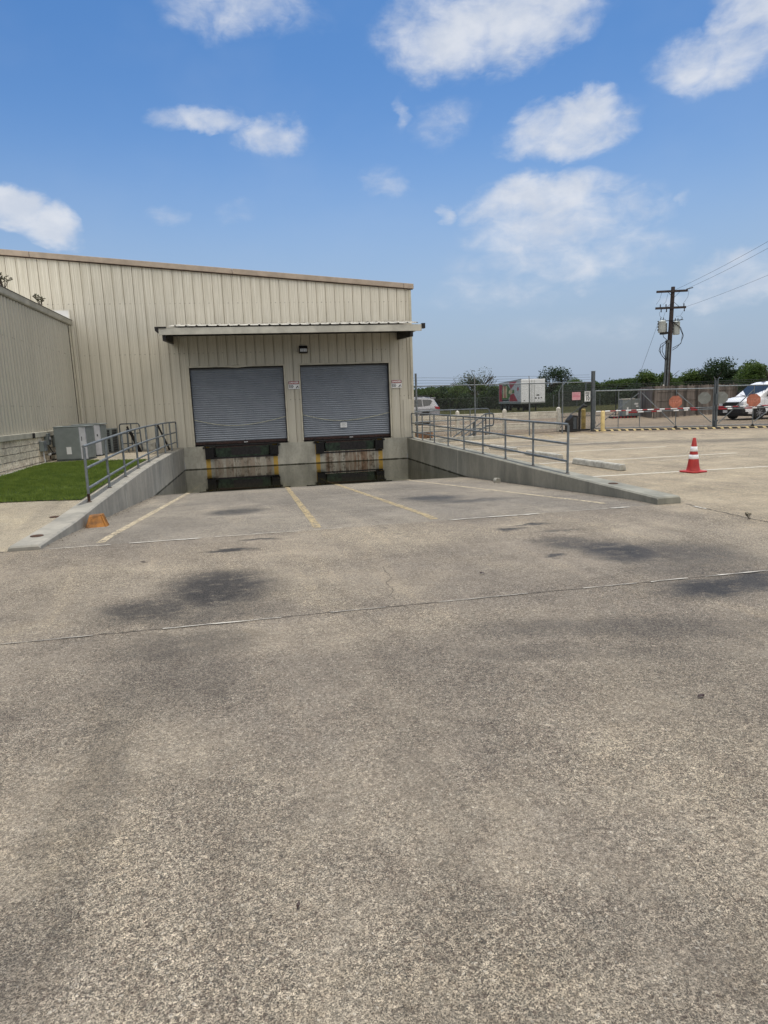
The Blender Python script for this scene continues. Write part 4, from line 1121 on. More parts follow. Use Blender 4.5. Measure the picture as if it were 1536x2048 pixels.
def hoop(x, y, lab, k):
    g = empty('stair_handrail', (x, y, 0), rotz=R(22), label=lab, cat='handrail', group='sloping looped handrails beyond the corner railing')
    one('top_rail', M['galvd'], lambda b: b.tube([(-1.7, 0, .10), (-.3, 0, .80), (-.1, 0, .90), (.0, 0, .94), (.36, 0, .95), (.43, 0, .91), (.45, 0, .83), (.45, 0, .56), (.42, 0, .49), (.35, 0, .46), (.10, 0, .46), (0, 0, .42), (-1.2, 0, -.0)], .020, 8), g)
    one('mid_rail', M['galvd'], lambda b: b.tube([(-1.5, 0, .0), (-.05, 0, .70), (.02, 0, .72)], .017, 8), g)
    for xx in (0.02, -.62, -1.2): one('post', M['galvd'], lambda b: b.tube([(xx, 0, -.0), (xx, 0, .94 + min(0, xx) * .5)], .018, 8), g)
    return g
hoop(11.35, 2.15, 'nearer sloping steel handrail with a looped end behind the corner railing', 0)
hoop(11.75, 3.2, 'farther sloping steel handrail with a looped end behind the corner railing', 1)
tag(one('block_pile', M['brick'], lambda b: [b.box(x + .01, x + .23, y, y + .2, z, z + .12) for z in (0, .125) for y in (0, .21) for x in (0, .24, .48, .72)], loc=(8.75, 4.0, .0), bevel=.008), 'small stack of orange blocks on the ground below the silver car', 'blocks')

# chain-link fence with barbed wire
def chain(b, A, B, z0, z1, pitch=.062, r=.0022):
    """diamond mesh of real wires, one zig-zag per diagonal"""
    A, B = Vector(A), Vector(B); L = (B - A).length; d = (B - A) / L; h = z1 - z0; n = Vector((-d.y, d.x, 0)) * .003
    k = -h
    while k < L:
        for sg in (1, -1):
            s0, s1 = k, k + h
            za, zb = (z0, z1) if sg == 1 else (z1, z0)
            if s0 < 0: t = -s0 / h; za = lerp(za, zb, t); s0 = 0
            if s1 > L: t = (L - s0) / (s1 - s0) if s1 > s0 else 0; zb = lerp(za, zb, t); s1 = L
            if s1 - s0 < .02: continue
            P = A + d * s0 + n * sg + Vector((0, 0, za)); Q = A + d * s1 + n * sg + Vector((0, 0, zb))
            w = Vector((-d.x, -d.y, (s1 - s0) / max(.01, abs(zb - za)) * 0)) * 0; u = (Q - P).normalized(); pr_ = u.cross(n.normalized()).normalized() * r
            nn = n.normalized() * r
            o = [P + pr_, P - pr_ * .5 + nn, P - pr_ * .5 - nn, Q + pr_, Q - pr_ * .5 + nn, Q - pr_ * .5 - nn]
            b.add(o, [(0, 1, 4, 3), (1, 2, 5, 4), (2, 0, 3, 5)])
        k += pitch
FA, FB = Vector((8.12, 1.10, 0)), Vector((16.70, 3.50, 0)); FD = (FB - FA).normalized(); FL = (FB - FA).length
cf = empty('chain_link_fence', FA, label='grey chain-link fence with barbed wire on top, from the warehouse corner to the gate post', cat='fence')
def fp(t, z, off=0): return FD * t + Vector((-FD.y, FD.x, 0)) * off + Vector((0, 0, z))
one('mesh_panel', M['wire'], lambda b: chain(b, (0, 0, 0), FD * FL, .05, 2.07), cf)
one('top_rail', M['galv'], lambda b: b.tube([fp(0, 2.09), fp(FL, 2.09)], .021, 8), cf)
one('bottom_wire', M['wire'], lambda b: b.tube([fp(0, .06), fp(FL, .06)], .006, 5), cf)
for u in (832, 949, 1058, 1124):
    d_ = ray(u, 800); t_ = ((FA - CAM).x * FD.y - (FA - CAM).y * FD.x) / (d_.x * FD.y - d_.y * FD.x); P_ = CAM + d_ * t_; s_ = (P_ - FA).dot(FD)
    q = one('post', M['galv'], lambda b: b.tube([fp(s_, 0, -.03), fp(s_, 2.10 if u != 832 else 2.55, -.03)], .028 if u != 832 else .04, 10), cf)
    if u in (949, 1058): one('barb_arm', M['dblack'], lambda b: b.bar(fp(s_, 2.10, -.03), fp(s_ + .16, 2.40, .2), .03, .012), q)
one('barbed_wire', M['wire'], lambda b: [b.tube([fp(t * FL / 12, z + .02 * math.sin(t * 1.3) - .025 * math.sin(math.pi * ((t * 3 / 12) % 1)), o) for t in range(13)], .0045, 4) for (z, o) in ((2.20, .07), (2.30, .14), (2.40, .2))], cf)
gp_ = empty('gate_post', (16.72, 3.5, 0), label='tall thick grey steel gate post beside the speed limit sign', cat='post')
one('column', M['galvd'], lambda b: b.box(-.065, .065, -.065, .065, 0, 2.53), gp_, .01)
one('cap', M['galv'], lambda b: b.box(-.07, .07, -.07, .07, 2.532, 2.55), gp_)
one('hinge', M['dblack'], lambda b: (b.box(.066, .13, -.04, .04, 1.08, 1.22), b.box(.066, .13, -.04, .04, .3, .42)), gp_, .006)
one('keeper', M['galvd'], lambda b: (b.tube([(-.07, 0, 2.05), (-.28, 0, 2.05), (-.33, 0, 2.0), (-.33, 0, 1.5)], .035, 8), b.box(-.36, -.07, -.04, .04, 1.42, 1.5)), gp_)

def sign_plate(name, loc, w, h, mat, lab, cat='sign', rot=0, **k):
    g = empty(name, loc, rotz=rot, label=lab, cat=cat, **k)
    bx('plate', mat, -w / 2, w / 2, -.003, .003, -h / 2, h / 2, g); return g
rf_ = math.atan2(FD.y, FD.x)
s1 = sign_plate('speed_limit_sign', (16.38, 3.34, 1.49), .33, .43, M['white'], 'white SPEED LIMIT 10 sign on the chain-link fence beside the gate post', rot=rf_)
b = MB(); b.box(-.158, .158, -.0045, -.0035, .193, .201); b.box(-.158, .158, -.0045, -.0035, -.201, -.193); b.box(-.158, -.150, -.0045, -.0035, -.193, .193); b.box(.150, .158, -.0045, -.0035, -.193, .193); b.build('border', M['ink'], s1)
for (body, sz, zz, bo) in (('SPEED', .095, .135, .003), ('LIMIT', .095, .045, .003), ('10', .235, -.095, .008)):
    text_mesh('lettering', body, sz, M['ink'], s1, Matrix.Translation((0, -.006, zz)) @ RX, bo, .95)
s2 = sign_plate('pink_sign', (15.78, 3.18, 1.52), .46, .33, M['pink'], 'faded pink sign on the chain-link fence left of the speed limit sign', rot=rf_)
bx('band', M['pinkd'], -.2, .2, -.0045, -.0035, -.04, .03, s2)
one('faded_print', M['pinkd'], lambda b: [b.box(-.17 + .02 * (i % 2), .17 - .03 * (i % 3), -.0045, -.0035, z, z + .012) for i, z in enumerate((.12, .09, .06, -.07, -.10))], s2)

# post-and-plank barrier behind the fence
BA, BB = Vector((9.3, 6.6, 0)), Vector((15.62, 4.5, 0)); BD = (BB - BA).normalized(); BLn = (BB - BA).length
br = empty('plank_barrier', BA, label='weathered white post and plank barrier just behind the chain-link fence', cat='barrier')
for t in (.02, 2.2, 4.3, BLn):
    one('post', M['whited'], lambda b: (b.bar(BD * t, BD * t + Vector((0, 0, 1.02)), .15, .15, (0, 1, 0)), b.lathe([(.085, 1.02), (.085, 1.04), (.03, 1.075)], 4, Matrix.Translation(BD * t) @ Matrix.Rotation(R(45), 4, 'Z'))), br, .01)
for (z, hh) in ((.60, .30), (.14, .28)):
    for (ta, tb) in ((.1, 2.12), (2.28, 4.22), (4.38, BLn - .08)):
        one('plank', M['plank'], lambda b: (b.bar(BD * ta + Vector((0, 0, z + hh / 2)), BD * tb + Vector((0, 0, z + hh / 2)), .05, hh), b.bar(BD * ta + Vector((0, -.035, z + hh - .02)), BD * tb + Vector((0, -.035, z + hh - .02)), .03, .03), b.bar(BD * ta + Vector((0, -.035, z + hh * .5)), BD * tb + Vector((0, -.035, z + hh * .5)), .03, .025)), br, .004)

# bollards, gate operator
def bollard(x, y, h, r, m, lab):
    tag(one('bollard', m, lambda b: b.lathe([(r, 0), (r, h - r * .5), (r * .85, h - r * .2), (r * .4, h)], 18), loc=(x, y, .002)), lab, 'bollard')
bollard(16.93, 3.02, .86, .085, M['yellow'], 'clean pale yellow bollard right of the gate post')
bollard(16.85, 4.55, .95, .10, M['ochre'], 'dirty ochre yellow bollard left of the gate post, behind the fence')
op = empty('gate_operator', (16.05, 3.75, 0), label='black gate opener box with a bent black post and diagonal brace behind the fence', cat='gate opener')
one('box', M['dblack'], lambda b: b.prism([(-.40, 0), (.02, 0), (.02, .68), (-.18, .72), (-.40, .50)], -.2, .2, 'Y'), op, .02)
one('panel', M['galvd'], lambda b: (b.box(-.22, -.06, -.215, -.202, .12, .62), b.box(-.2, -.17, -.23, -.216, .12, .62)), op)
one('bent_post', M['dblack'], lambda b: b.tube([(.16, -.05, 0), (.16, -.05, .85), (.2, -.05, 1.0), (.34, -.05, 1.08), (.5, -.05, 1.07)], .055, 10), op)
one('brace', M['galvd'], lambda b: b.tube([(-.75, -.08, .2), (-.3, -.08, .72), (.2, -.08, 1.05), (.75, -.08, 1.55)], .02, 6), op)
one('foot_rail', M['dblack'], lambda b: b.box(-.8, .6, -.18, -.1, .02, .10), op)

# swing gate leaves
GA = Vector((16.80, 3.45, 0)); GB = Vector((20.76, 1.13, 0)); GD = (GB - GA).normalized(); GN = Vector((GD.y, -GD.x, 0))
GC = Vector((23.6, -.53, 0))
def gate_leaf(org, L, verts, diags, lab, taps):
    g = empty('swing_gate', org, label=lab, cat='gate', group='two leaves of the swing gate')
    P = lambda t, z, o=0: GD * t + GN * o + Vector((0, 0, z))
    one('frame', M['galv'], lambda b: (b.tube([P(0, .12), P(0, 1.72)], .024, 8), b.tube([P(0, 1.70), P(L, 1.62)], .024, 8), b.tube([P(L, .10), P(L, 1.64)], .024, 8), b.tube([P(0, .12), P(L, .10)], .024, 8)), g)
    for t in verts: one('upright', M['galv'], lambda b: b.tube([P(t, .1), P(t, 1.66)], .017, 8), g)
    for (t0, z0, t1, z1) in diags: one('brace', M['galv'], lambda b: b.tube([P(t0, z0, .03), P(t1, z1, .03)], .019, 8), g)
    one('mesh_panel', M['wire'], lambda b: chain(b, (0, 0, 0), GD * L, .12, 1.62, .09, .0014), g)
    for t in taps: one('wheel', M['black'], lambda b: b.lathe([(.07, -.02), (.075, 0), (.07, .02)], 14, Matrix.Translation(P(t, .075, .03)) @ Matrix.Rotation(R(90), 4, 'X')), g)
    return g
LG = (GB - GA).length
g1 = gate_leaf(GA, LG, (.95, 1.80, 3.20), ((.05, .18, 1.75, 1.55), (1.85, 1.55, 3.15, .2), (3.22, 1.5, LG - .05, .25)), 'long left leaf of the steel swing gate with diagonal braces', (3.2,))
g2 = gate_leaf(GB + GD * .14, 4.4, (1.30, 2.6, 3.5), ((.05, .2, 1.28, 1.5), (1.35, .25, 2.45, 1.2)), 'right leaf of the steel swing gate in front of the white van', (1.3,))
mp = empty('meeting_post', GB + GD * .07, label='dark upright pair of posts where the two gate leaves meet', cat='post')
one('column', M['galvd'], lambda b: (b.box(-.07, -.02, -.03, .03, .05, 1.95), b.box(.03, .08, -.03, .03, .1, 1.93)), mp)
one('latch', M['galvd'], lambda b: (b.box(-.09, .1, -.08, -.035, .28, .34), b.box(-.05, .05, -.09, -.032, .0, .30), b.box(-.05, .06, -.07, -.032, .95, 1.4)), mp, .005)
one('barb_arm', M['galv'], lambda b: (b.bar((-.05, 0, 1.95), (-.12, 0, 2.08), .014), b.bar((.06, 0, 1.93), (.14, 0, 2.06), .014)), mp)
# pipe barrier with red and white tape
def taped(t0, t1, za, zb, off, r, lab, segs, par=None):
    O = GA + GD * t0 + GN * off + Vector((0, 0, za)); D = (GD * (t1 - t0) + Vector((0, 0, zb - za))); L = D.length; D.normalize()
    g = empty('barrier_pipe', O, label=lab, cat='barrier pipe', group='taped pipes across the gate')
    one('pipe', M['galv'], lambda b: b.tube([Vector((0, 0, 0)), D * L], r, 10), g)
    for (a, c, m) in segs:
        one('tape', M[m], lambda b: b.tube([D * a, D * c], r + .003, 10), g)
    return g
sg_ = []; t = 0
tt = [.0, .20, .36, .58, .80, 1.02, 1.20, 1.42, 1.62, 1.86, 2.05, 2.3, 2.52, 2.72, 2.95, 3.2, 3.42, 3.66, 3.88]
up = [(tt[i], tt[i + 1] - .01, 'reflect' if i % 2 == 0 else 'red') for i in range(len(tt) - 1)]
taped(.05, LG - .04, .83, .86, .06, .020, 'upper thin pipe with red and white tape across the left gate leaf', up)
taped(1.35, LG - .04, .755, .79, .065, .026, 'lower grey pipe with red tape patches across the left gate leaf', [(0.0, .35, 'red'), (.38, .60, 'reflect'), (.9, 1.1, 'red'), (1.12, 1.3, 'reflect'), (1.75, 1.95, 'reflect'), (2.15, 2.3, 'reflect'), (2.4, 2.65, 'red')])
taped(LG + .18, LG + 4.5, .86, .88, .06, .020, 'upper thin taped pipe across the right gate leaf', [(i * .26, i * .26 + .2, 'red' if i % 2 == 0 else 'reflect') for i in range(17)])
taped(LG + .18, LG + 4.5, .785, .80, .065, .026, 'lower grey taped pipe across the right gate leaf', [(0, .3, 'red'), (.34, .5, 'reflect'), (.95, 1.2, 'red'), (1.22, 1.38, 'reflect'), (1.9, 2.1, 'reflect'), (2.5, 3.0, 'red'), (3.3, 3.8, 'red')])
def octagon(loc, r, mat, lab, letters=False):
    g = empty('octagonal_sign', loc, rotz=math.atan2(GD.y, GD.x), label=lab, cat='sign', group='octagonal signs hung on the gate')
    one('plate', mat, lambda b: b.prism([(r * math.cos(R(22.5 + 45 * i)), r * math.sin(R(22.5 + 45 * i))) for i in range(8)], -.004, .004, 'Y'), g)
    if letters: text_mesh('lettering', 'STOP', r * .72, M['tail_f'], g, Matrix.Translation((0, -.0065, 0)) @ RX, .001, .9)
    else: one('bolt', M['lamp'], lambda b: b.bar((-.02, -.008, r * .3), (.06, -.008, r * .6), .02, .008), g)
    return g
M['tail_f'] = plain('faded_letters', (.56, .24, .17), .6, 0, .1, 6)
def gpt(t, z, o=.11): return GA + GD * t + GN * o + Vector((0, 0, z))
octagon(gpt(3.16, 1.13), .265, M['orange'], 'faded red octagonal sign on the left gate leaf in front of the wooden fence', True)
octagon(gpt(4.26, 1.24, -.10), .255, M['alu'], 'grey back of an octagonal sign just left of where the gate leaves meet')
octagon(gpt(LG + .30, 1.23, -.10), .255, M['alu'], 'grey back of an octagonal sign just right of where the gate leaves meet')
octagon(gpt(LG + 1.42, 1.09), .265, M['orange'], 'faded red octagonal sign on the right gate leaf in front of the van', True)
# striped threshold
st_ = empty('striped_threshold', (16.55, 3.35, 0), label='low yellow and black striped strip on the ground along the gate', cat='ground strip')
sd_ = Vector((22.6 - 16.55, -.15 - 3.35, 0)); sl = sd_.length; sd_.normalize(); sn = Vector((-sd_.y, sd_.x, 0))
sl = 8.3
def kz(t, k): return sd_ * t + sn * (-.14, -.10, .10, .14)[k] + Vector((0, 0, (.003, .060, .060, .003)[k]))
one('base', M['dblack'], lambda b: b.add([kz(0, k) for k in range(4)] + [kz(sl, k) for k in range(4)], [(0, 1, 2, 3), (4, 7, 6, 5), (0, 4, 5, 1), (1, 5, 6, 2), (2, 6, 7, 3)]), st_)
e_ = Vector((0, 0, .003)) - sn * .003
one('yellow_stripe', M['yellow'], lambda b: [(b.add([kz(t, 0) + e_, kz(t + .10, 0) + e_, kz(t + .05, 1) + e_, kz(t - .05, 1) + e_], [(0, 1, 2, 3)]), b.add([kz(t - .05, 1) + e_, kz(t + .05, 1) + e_, kz(t - .09, 2) + e_, kz(t - .19, 2) + e_], [(0, 1, 2, 3)])) for t in [.25 + i * .3 for i in range(26)]], st_)

# grey cabinet on a striped skid
c0 = at(1260, 43)
cb = empty('grey_cabinet', c0, rotz=R(-15), label='grey metal cabinet on a striped base at the edge of the field behind the gate', cat='cabinet')
one('body', M['ac'], lambda b: b.box(-.58, .58, -.4, .4, .12, 1.22), cb, .02)
one('lid', M['whited'], lambda b: b.box(-.62, .2, -.44, .44, 1.222, 1.26), cb)
one('sticker', M['white'], lambda b: (b.box(-.35, -.2, -.412, -.402, .2, .45), b.box(-.3, -.2, -.412, -.402, .55, .7), b.box(.18, .42, -.412, -.402, .85, .97), b.box(.28, .44, -.412, -.402, .7, .80)), cb)
one('door_seam', M['dblack'], lambda b: b.box(-.005, .005, -.406, -.401, .14, 1.2), cb)
one('striped_base', M['black'], lambda b: b.box(-1.25, .35, -.55, .45, .0, .118), cb)
one('stripe', M['red'], lambda b: [b.box(-1.2 + i * .22, -1.1 + i * .22, -.556, -.551, .01, .11) for i in range(7)], cb)
one('strut', M['galv'], lambda b: b.tube([(-1.15, -.3, .1), (-.62, -.3, .95)], .015, 6), cb)

# ------------------------------------------------------------------ wooden fence
def wood_fence(A, B, h, lab):
    A, B = Vector(A), Vector(B); d = (B - A).normalized(); L = (B - A).length
    g = empty('wooden_fence', A, rotz=math.atan2(d.y, d.x), label=lab, cat='fence')
    rr = random.Random(int(L * 10))
    b = MB(); t = 0
    while t < L:
        b.box(t, t + .132, 0, .02, .03 + rr.uniform(-.02, .02), h + rr.uniform(-.04, .03), Matrix.Rotation(rr.gauss(0, .004), 4, 'Y')); t += .14
    b.build('boards', M['wood'], g)
    for z in (.45, 1.05, 1.6): one('rail', M['wood'], lambda b: b.box(0, L, -.045, -.001, z, z + .09), g)
    for k_ in range(int(L / 2.4) + 1): one('post', M['wood'], lambda b: b.box(k_ * 2.4, k_ * 2.4 + .1, -.14, -.046, 0, h - .02), g)
w0, w1 = at(1307, 40), at(1474, 45.5)
wood_fence(w0, w1, 1.98, 'weathered brown wooden privacy fence behind the gate, left of the van')
wood_fence(w0 + (w0 - Vector((CAM.x, CAM.y, 0))).normalized() * .05 + Vector((-.05, 0, 0)), w0 + (w0 - Vector((CAM.x, CAM.y, 0))).normalized() * 6 + Vector((-1.2, 0, 0)), 1.95, 'short return of the wooden fence running away beside the power pole')

# ------------------------------------------------------------------ power pole
PB = at(1331.5, 50); HP = 9.42
pole = empty('utility_pole', PB, rotz=R(-14), label='tall dark wooden utility pole with two crossarms and grey transformers', cat='utility pole')
lean = .28
def pz(z): return Vector((lean * z / HP * 1.0, 0, z))
one('pole', M['pole'], lambda b: b.tube([pz(0), pz(3), pz(6), pz(HP)], [.20, .18, .16, .14], 12), pole)
one('crossarm', M['pole'], lambda b: b.box(-1.28, 1.02, -.23, -.13, HP - .42, HP - .26, Matrix.Translation(pz(HP)-Vector((0,0,HP)))), pole, .01)
one('crossarm', M['pole'], lambda b: b.box(-1.28, .98, -.23, -.13, HP - 1.62, HP - 1.46, Matrix.Translation(pz(HP - 1.5)-Vector((0,0,HP-1.5)))), pole, .01)
one('brace', M['dblack'], lambda b: [b.bar(pz(z0) + Vector((sg * .42, -.24, 0)), pz(z1) + Vector((0, -.22, 0)), .04, .02) for sg in (-1, 1) for (z0, z1) in ((HP - .42, HP - .85), (HP - 1.46, HP - 1.1))], pole)
ins = lambda x, z, up_: one('insulator', M['dblack'], lambda b: b.lathe([(.03, 0), (.045, .04), (.03, .07), (.05, .11), (.03, .15), (.04, .2 * up_)] if up_ > 0 else [(.03, 0), (.045, -.06), (.03, -.1), (.05, -.16), (.03, -.22)], 8, Matrix.Translation(pz(HP - 1.5) - Vector((0, 0, HP - 1.5)) + Vector((x, -.18, z)))), pole)
for x in (-.92, -.5, .82): ins(x, HP - 1.46, 1)
for x in (-.85, -.45, .86): ins(x, HP - 1.62, -1)
one('insulator', M['dblack'], lambda b: b.tube([pz(HP) - Vector((0, 0, HP)) + Vector((.9, -.2, HP - .24)), pz(HP) - Vector((0, 0, HP)) + Vector((1.35, -.3, HP - .16))], .035, 8), pole)
def tank(x, y, z, r, h):
    t_ = one('transformer', M['tank'], lambda b: b.lathe([(r * .9, 0), (r, .03), (r, h - .08), (r * 1.04, h - .07), (r * 1.04, h - .03), (r * .7, h + .04), (.05, h + .06)], 20, Matrix.Translation((x, y, z))), pole)
    one('bushing', M['galvd'], lambda b: [b.lathe([(.03, 0), (.045, .05), (.028, .1), (.04, .15), (.02, .26)], 8, Matrix.Translation((x + dx, y, z + h + .02))) for dx in (-.1, .1)], t_)
    one('lug', M['dblack'], lambda b: [b.box(x - r - .05, x - r + .01, y - .05, y + .05, z + .15 + i * .22, z + .25 + i * .22) for i in range(3)], t_)
tank(-.50, -.12, 6.10, .27, .84); tank(.66, .1, 5.92, .25, .95); tank(-.18, .42, 6.0, .26, .85)
one('mount', M['dblack'], lambda b: (b.bar((-.85, -.15, 6.92), (1.05, -.15, 6.98), .05, .05), b.bar((-.5, -.1, 6.05), (-.1, 0, 6.05), .5, .16), b.bar((.2, 0, 6.3), (.5, .05, 6.3), .1, .1)), pole)
one('riser_conduit', M['polemetal'], lambda b: (b.tube([(-.24, -.16, 0), (-.10, -.16, 5.35)], .085, 10), b.tube([(-.06, -.26, 0), (.06, -.24, 5.35)], .06, 10), b.box(-.2, .1, -.25, -.1, 5.3, 5.5)), pole)
def loopw(P, r=.014): return lambda b: b.tube(P, r, 5)
for P in ([(-.45, -.2, 6.05), (-.4, -.25, 5.75), (-.12, -.25, 5.5)], [(-.1, -.3, 5.5), (-.6, -.3, 5.2), (-.72, -.3, 4.75), (-.45, -.3, 4.3), (-.15, -.3, 4.05)], [(-.12, -.3, 5.45), (-.45, -.33, 5.1), (-.5, -.33, 4.7), (-.3, -.33, 4.3), (-.1, -.3, 4.1)], [(-.12, -.3, 5.4), (-.66, -.33, 4.95), (-.6, -.33, 4.5), (-.2, -.3, 4.0)],
          [(.2, -.2, 6.9), (.75, -.2, 6.5), (1.02, -.2, 5.9), (.95, -.2, 5.3), (.65, -.2, 4.95), (.3, -.2, 4.75)], [(.2, -.2, 6.85), (.85, -.25, 6.4), (1.08, -.25, 5.8), (.9, -.2, 5.2), (.3, -.2, 4.9)], [(.2, -.2, 6.9), (.6, -.2, 6.75), (1.0, -.2, 7.1), (.85, -.2, 7.2)]):
    one('cable', M['black'], loopw(P, .022), pole)
for P in ([(-.62, -.2, HP - .4), (-.75, -.2, HP - .9), (-1.0, -.2, HP - 1.25)], [(-.15, -.2, HP - .5), (-.3, -.2, HP - 1.1), (-.5, -.2, HP - 1.3)], [(1.35, -.3, HP - .2), (1.3, -.25, HP - .8), (1.05, -.2, HP - 1.2), (.95, -.2, HP - 1.3)],
          [(-.75, -.2, HP - 1.8), (-.72, -.2, HP - 2.1), (-.55, -.15, 7.2)], [(-.3, -.2, HP - 1.8), (-.42, -.2, 7.25)], [(1.0, -.2, HP - 1.85), (.85, -.1, HP - 2.15), (.6, .0, 7.25), (.6, 0, 7.2)]):
    one('jumper', M['galvd'], loopw(P, .010), pole)
one('tag_plate', M['whited'], lambda b: b.box(-.33, -.25, -.3, -.22, 0, 2.2), pole)
def wireline(P0, P1, sag, r, lab):
    P0, P1 = Vector(P0), Vector(P1)
    b = MB(); b.tube([P0.lerp(P1, i / 24) - Vector((0, 0, sag * 4 * (i / 24) * (1 - i / 24))) for i in range(25)], r, 5)
    tag(b.build('overhead_wire', M['galvd']), lab, 'wire', 'wires from the utility pole')
mw = Matrix.Translation(PB) @ Matrix.Rotation(R(-14), 4, 'Z')
e0 = at(1700, 33, 11.1)
wireline(mw @ Vector((.3, -.2, HP - .28)), at(1750, 30, 11.0), .25, .009, 'topmost overhead wire leaving the upper crossarm to the right')
wireline(mw @ Vector((1.35, -.3, HP - .16)), at(1750, 30, 10.65), .25, .009, 'middle overhead wire leaving the end of the upper crossarm to the right')
wireline(mw @ Vector((1.25, -.2, HP - 1.5)), at(1750, 30, 8.75), .2, .008, 'lower overhead wire leaving the lower crossarm to the right')
wireline(mw @ Vector((-.75, -.2, 7.0)), at(1262, 52, 1.2), 0, .011, 'thin guy wire slanting down to the left from the transformer')

# ------------------------------------------------------------------ far fences
def far_fence(pts, h, step, lab, arms=False, mesh=True, mp_=.12):
    pts = [Vector(p) for p in pts]; g = empty('field_fence', pts[0], label=lab, cat='fence'); O = pts[0]
    wires = [h, .08] + ([h + .14, h + .27, h + .40] if arms else [])
    cnt = 0
    for a, c in zip(pts, pts[1:]):
        L = (c - a).length; d = (c - a) / L
        if mesh: one('mesh_panel', M['wire'], lambda b: chain(b, a - O, c - O, .05, h, mp_, .0045), g)
        n = max(1, int(L / step))
        for i in range(n + 1):
            q = a + d * (L * i / n) - O; cnt += 1
            if cnt > 60: break
            one('post', M['galv'], lambda b: (b.tube([q, q + Vector((0, 0, h))], .04, 6), b.bar(q + Vector((0, 0, h)), q + Vector((.22, .0, h + .42)), .03, .03) if arms else None), g)
    one('line_wire', M['wire'], lambda b: [b.tube([p - O + Vector((.1 if z > h else 0, 0, z)) for p in pts], .012 if z > h else .02, 4) for z in wires], g)
far_fence([at(780, 95), at(900, 96), at(1060, 98), at(1200, 100)], 2.0, 3.2, 'distant field fence behind the trailer and the silver car', mp_=.2)
far_fence([at(1118, 47), at(1232, 49), at(1400, 52), at(1560, 52), at(1760, 50)], 1.95, 3.4, 'yard fence with barbed wire arms running behind the cabinet and the wooden fence', True, mp_=.1)

# ------------------------------------------------------------------ vehicles
def arc(cx, cz, r, a0, a1, n): return [(cx + r * math.cos(R(lerp(a0, a1, i / n))), cz + r * math.sin(R(lerp(a0, a1, i / n)))) for i in range(n + 1)]
def wheel(par, x, y, r, w, side, loc_z=None):
    g = empty('wheel', (x, y, r)); g.parent = par
    T = Matrix.Rotation(R(90), 4, 'X')
    one('tyre', M['tyre'], lambda b: b.lathe([(r * .62, -w / 2), (r * .93, -w / 2), (r, -w / 3), (r, w / 3), (r * .93, w / 2), (r * .62, w / 2)], 28, T), g)
    def rim(b):
        b.lathe([(r * .60, -w / 2 + .03), (r * .63, -w / 2 - .004), (r * .63, w / 2 + .004), (r * .60, w / 2 - .03)], 24, T)
        for i in range(8):
            a = i * math.pi / 4; b.bar((math.cos(a) * r * .1, side * (w / 2 - .01), math.sin(a) * r * .1), (math.cos(a) * r * .6, side * (w / 2 - .015), math.sin(a) * r * .6), .05, .03)
        b.lathe([(r * .16, -w / 2 - .006), (r * .16, w / 2 + .006)], 12, T)
    one('rim', M['rim'], rim, g)
    one('hub', M['dblack'], lambda b: b.lathe([(r * .58, -w / 4), (r * .58, w / 4)], 16, T), g)
def loft(b, secs):
    """sections: (x, half-width function polygon list of (y,z)) joined lengthwise"""
    n = len(secs[0][1]); vs = []
    for (x, poly) in secs: vs += [(x + (p[2] if len(p) > 2 else 0), p[0], p[1]) for p in poly]
    fs = []
    for i in range(len(secs) - 1):
        for k in range(n): fs.append((i * n + k, i * n + (k + 1) % n, (i + 1) * n + (k + 1) % n, (i + 1) * n + k))
    fs += [tuple(range(n)), tuple(range((len(secs) - 1) * n, len(secs) * n))[::-1]]
    b.add(vs, fs, False)
def body_sec(zb, zbelt, zt, wb, wt, e=.06):
    """cross-section of a car body"""
    return [(-wb + .06, zb), (wb - .06, zb), (wb, zb + .12), (wb, zbelt - .08), (wb - .025, zbelt), (wt, zt - e), (wt - e, zt), (-wt + e, zt), (-wt, zt - e), (-wb + .025, zbelt), (-wb, zbelt - .08), (-wb, zb + .12)]
# van: drives towards -X in its own frame
vp = at(1484, 32.6)
van = empty('cargo_van', (vp.x + .15, vp.y + .95, 0), rotz=R(2), label='white cargo van with a black bumper parked behind the gate at the right edge', cat='van')
van.scale = (.94, .94, .94)
W2 = 1.0
def van_body(b):
    S = [(0.02, body_sec(.46, .95, 1.00, .93, .88, .05)), (.12, body_sec(.34, 1.02, 1.10, .97, .90, .05)), (.55, body_sec(.30, 1.08, 1.17, .99, .92, .05)), (1.02, body_sec(.30, 1.12, 1.24, 1.0, .93, .05)),
         (1.92, body_sec(.30, 1.15, 1.93, 1.0, .84, .10)), (2.25, body_sec(.30, 1.16, 2.02, 1.0, .84, .12)), (3.2, body_sec(.30, 1.17, 2.08, 1.0, .85, .12)), (5.4, body_sec(.30, 1.17, 2.06, 1.0, .85, .12)), (5.66, body_sec(.34, 1.15, 1.98, .97, .80, .12))]
    loft(b, S)
one('body', M['vanw'], van_body, van, .025)
one('windshield', M['glass'], lambda b: b.add([(1.09, -.86, 1.265), (1.09, .86, 1.265), (1.80, .80, 1.86), (1.80, -.80, 1.86), (1.06, 0, 1.275), (1.77, 0, 1.875)], [(0, 4, 5, 3), (4, 1, 2, 5)]), van)
one('dash_shelf', M['dblack'], lambda b: b.add([(1.00, -.90, 1.255), (1.00, .90, 1.255), (1.10, .88, 1.275), (1.10, -.88, 1.275)], [(0, 1, 2, 3)]), van)
one('wiper', M['black'], lambda b: (b.tube([(1.06, -.6, 1.29), (1.16, -.05, 1.36)], .014, 5), b.tube([(1.06, .15, 1.29), (1.16, .6, 1.36)], .014, 5)), van)
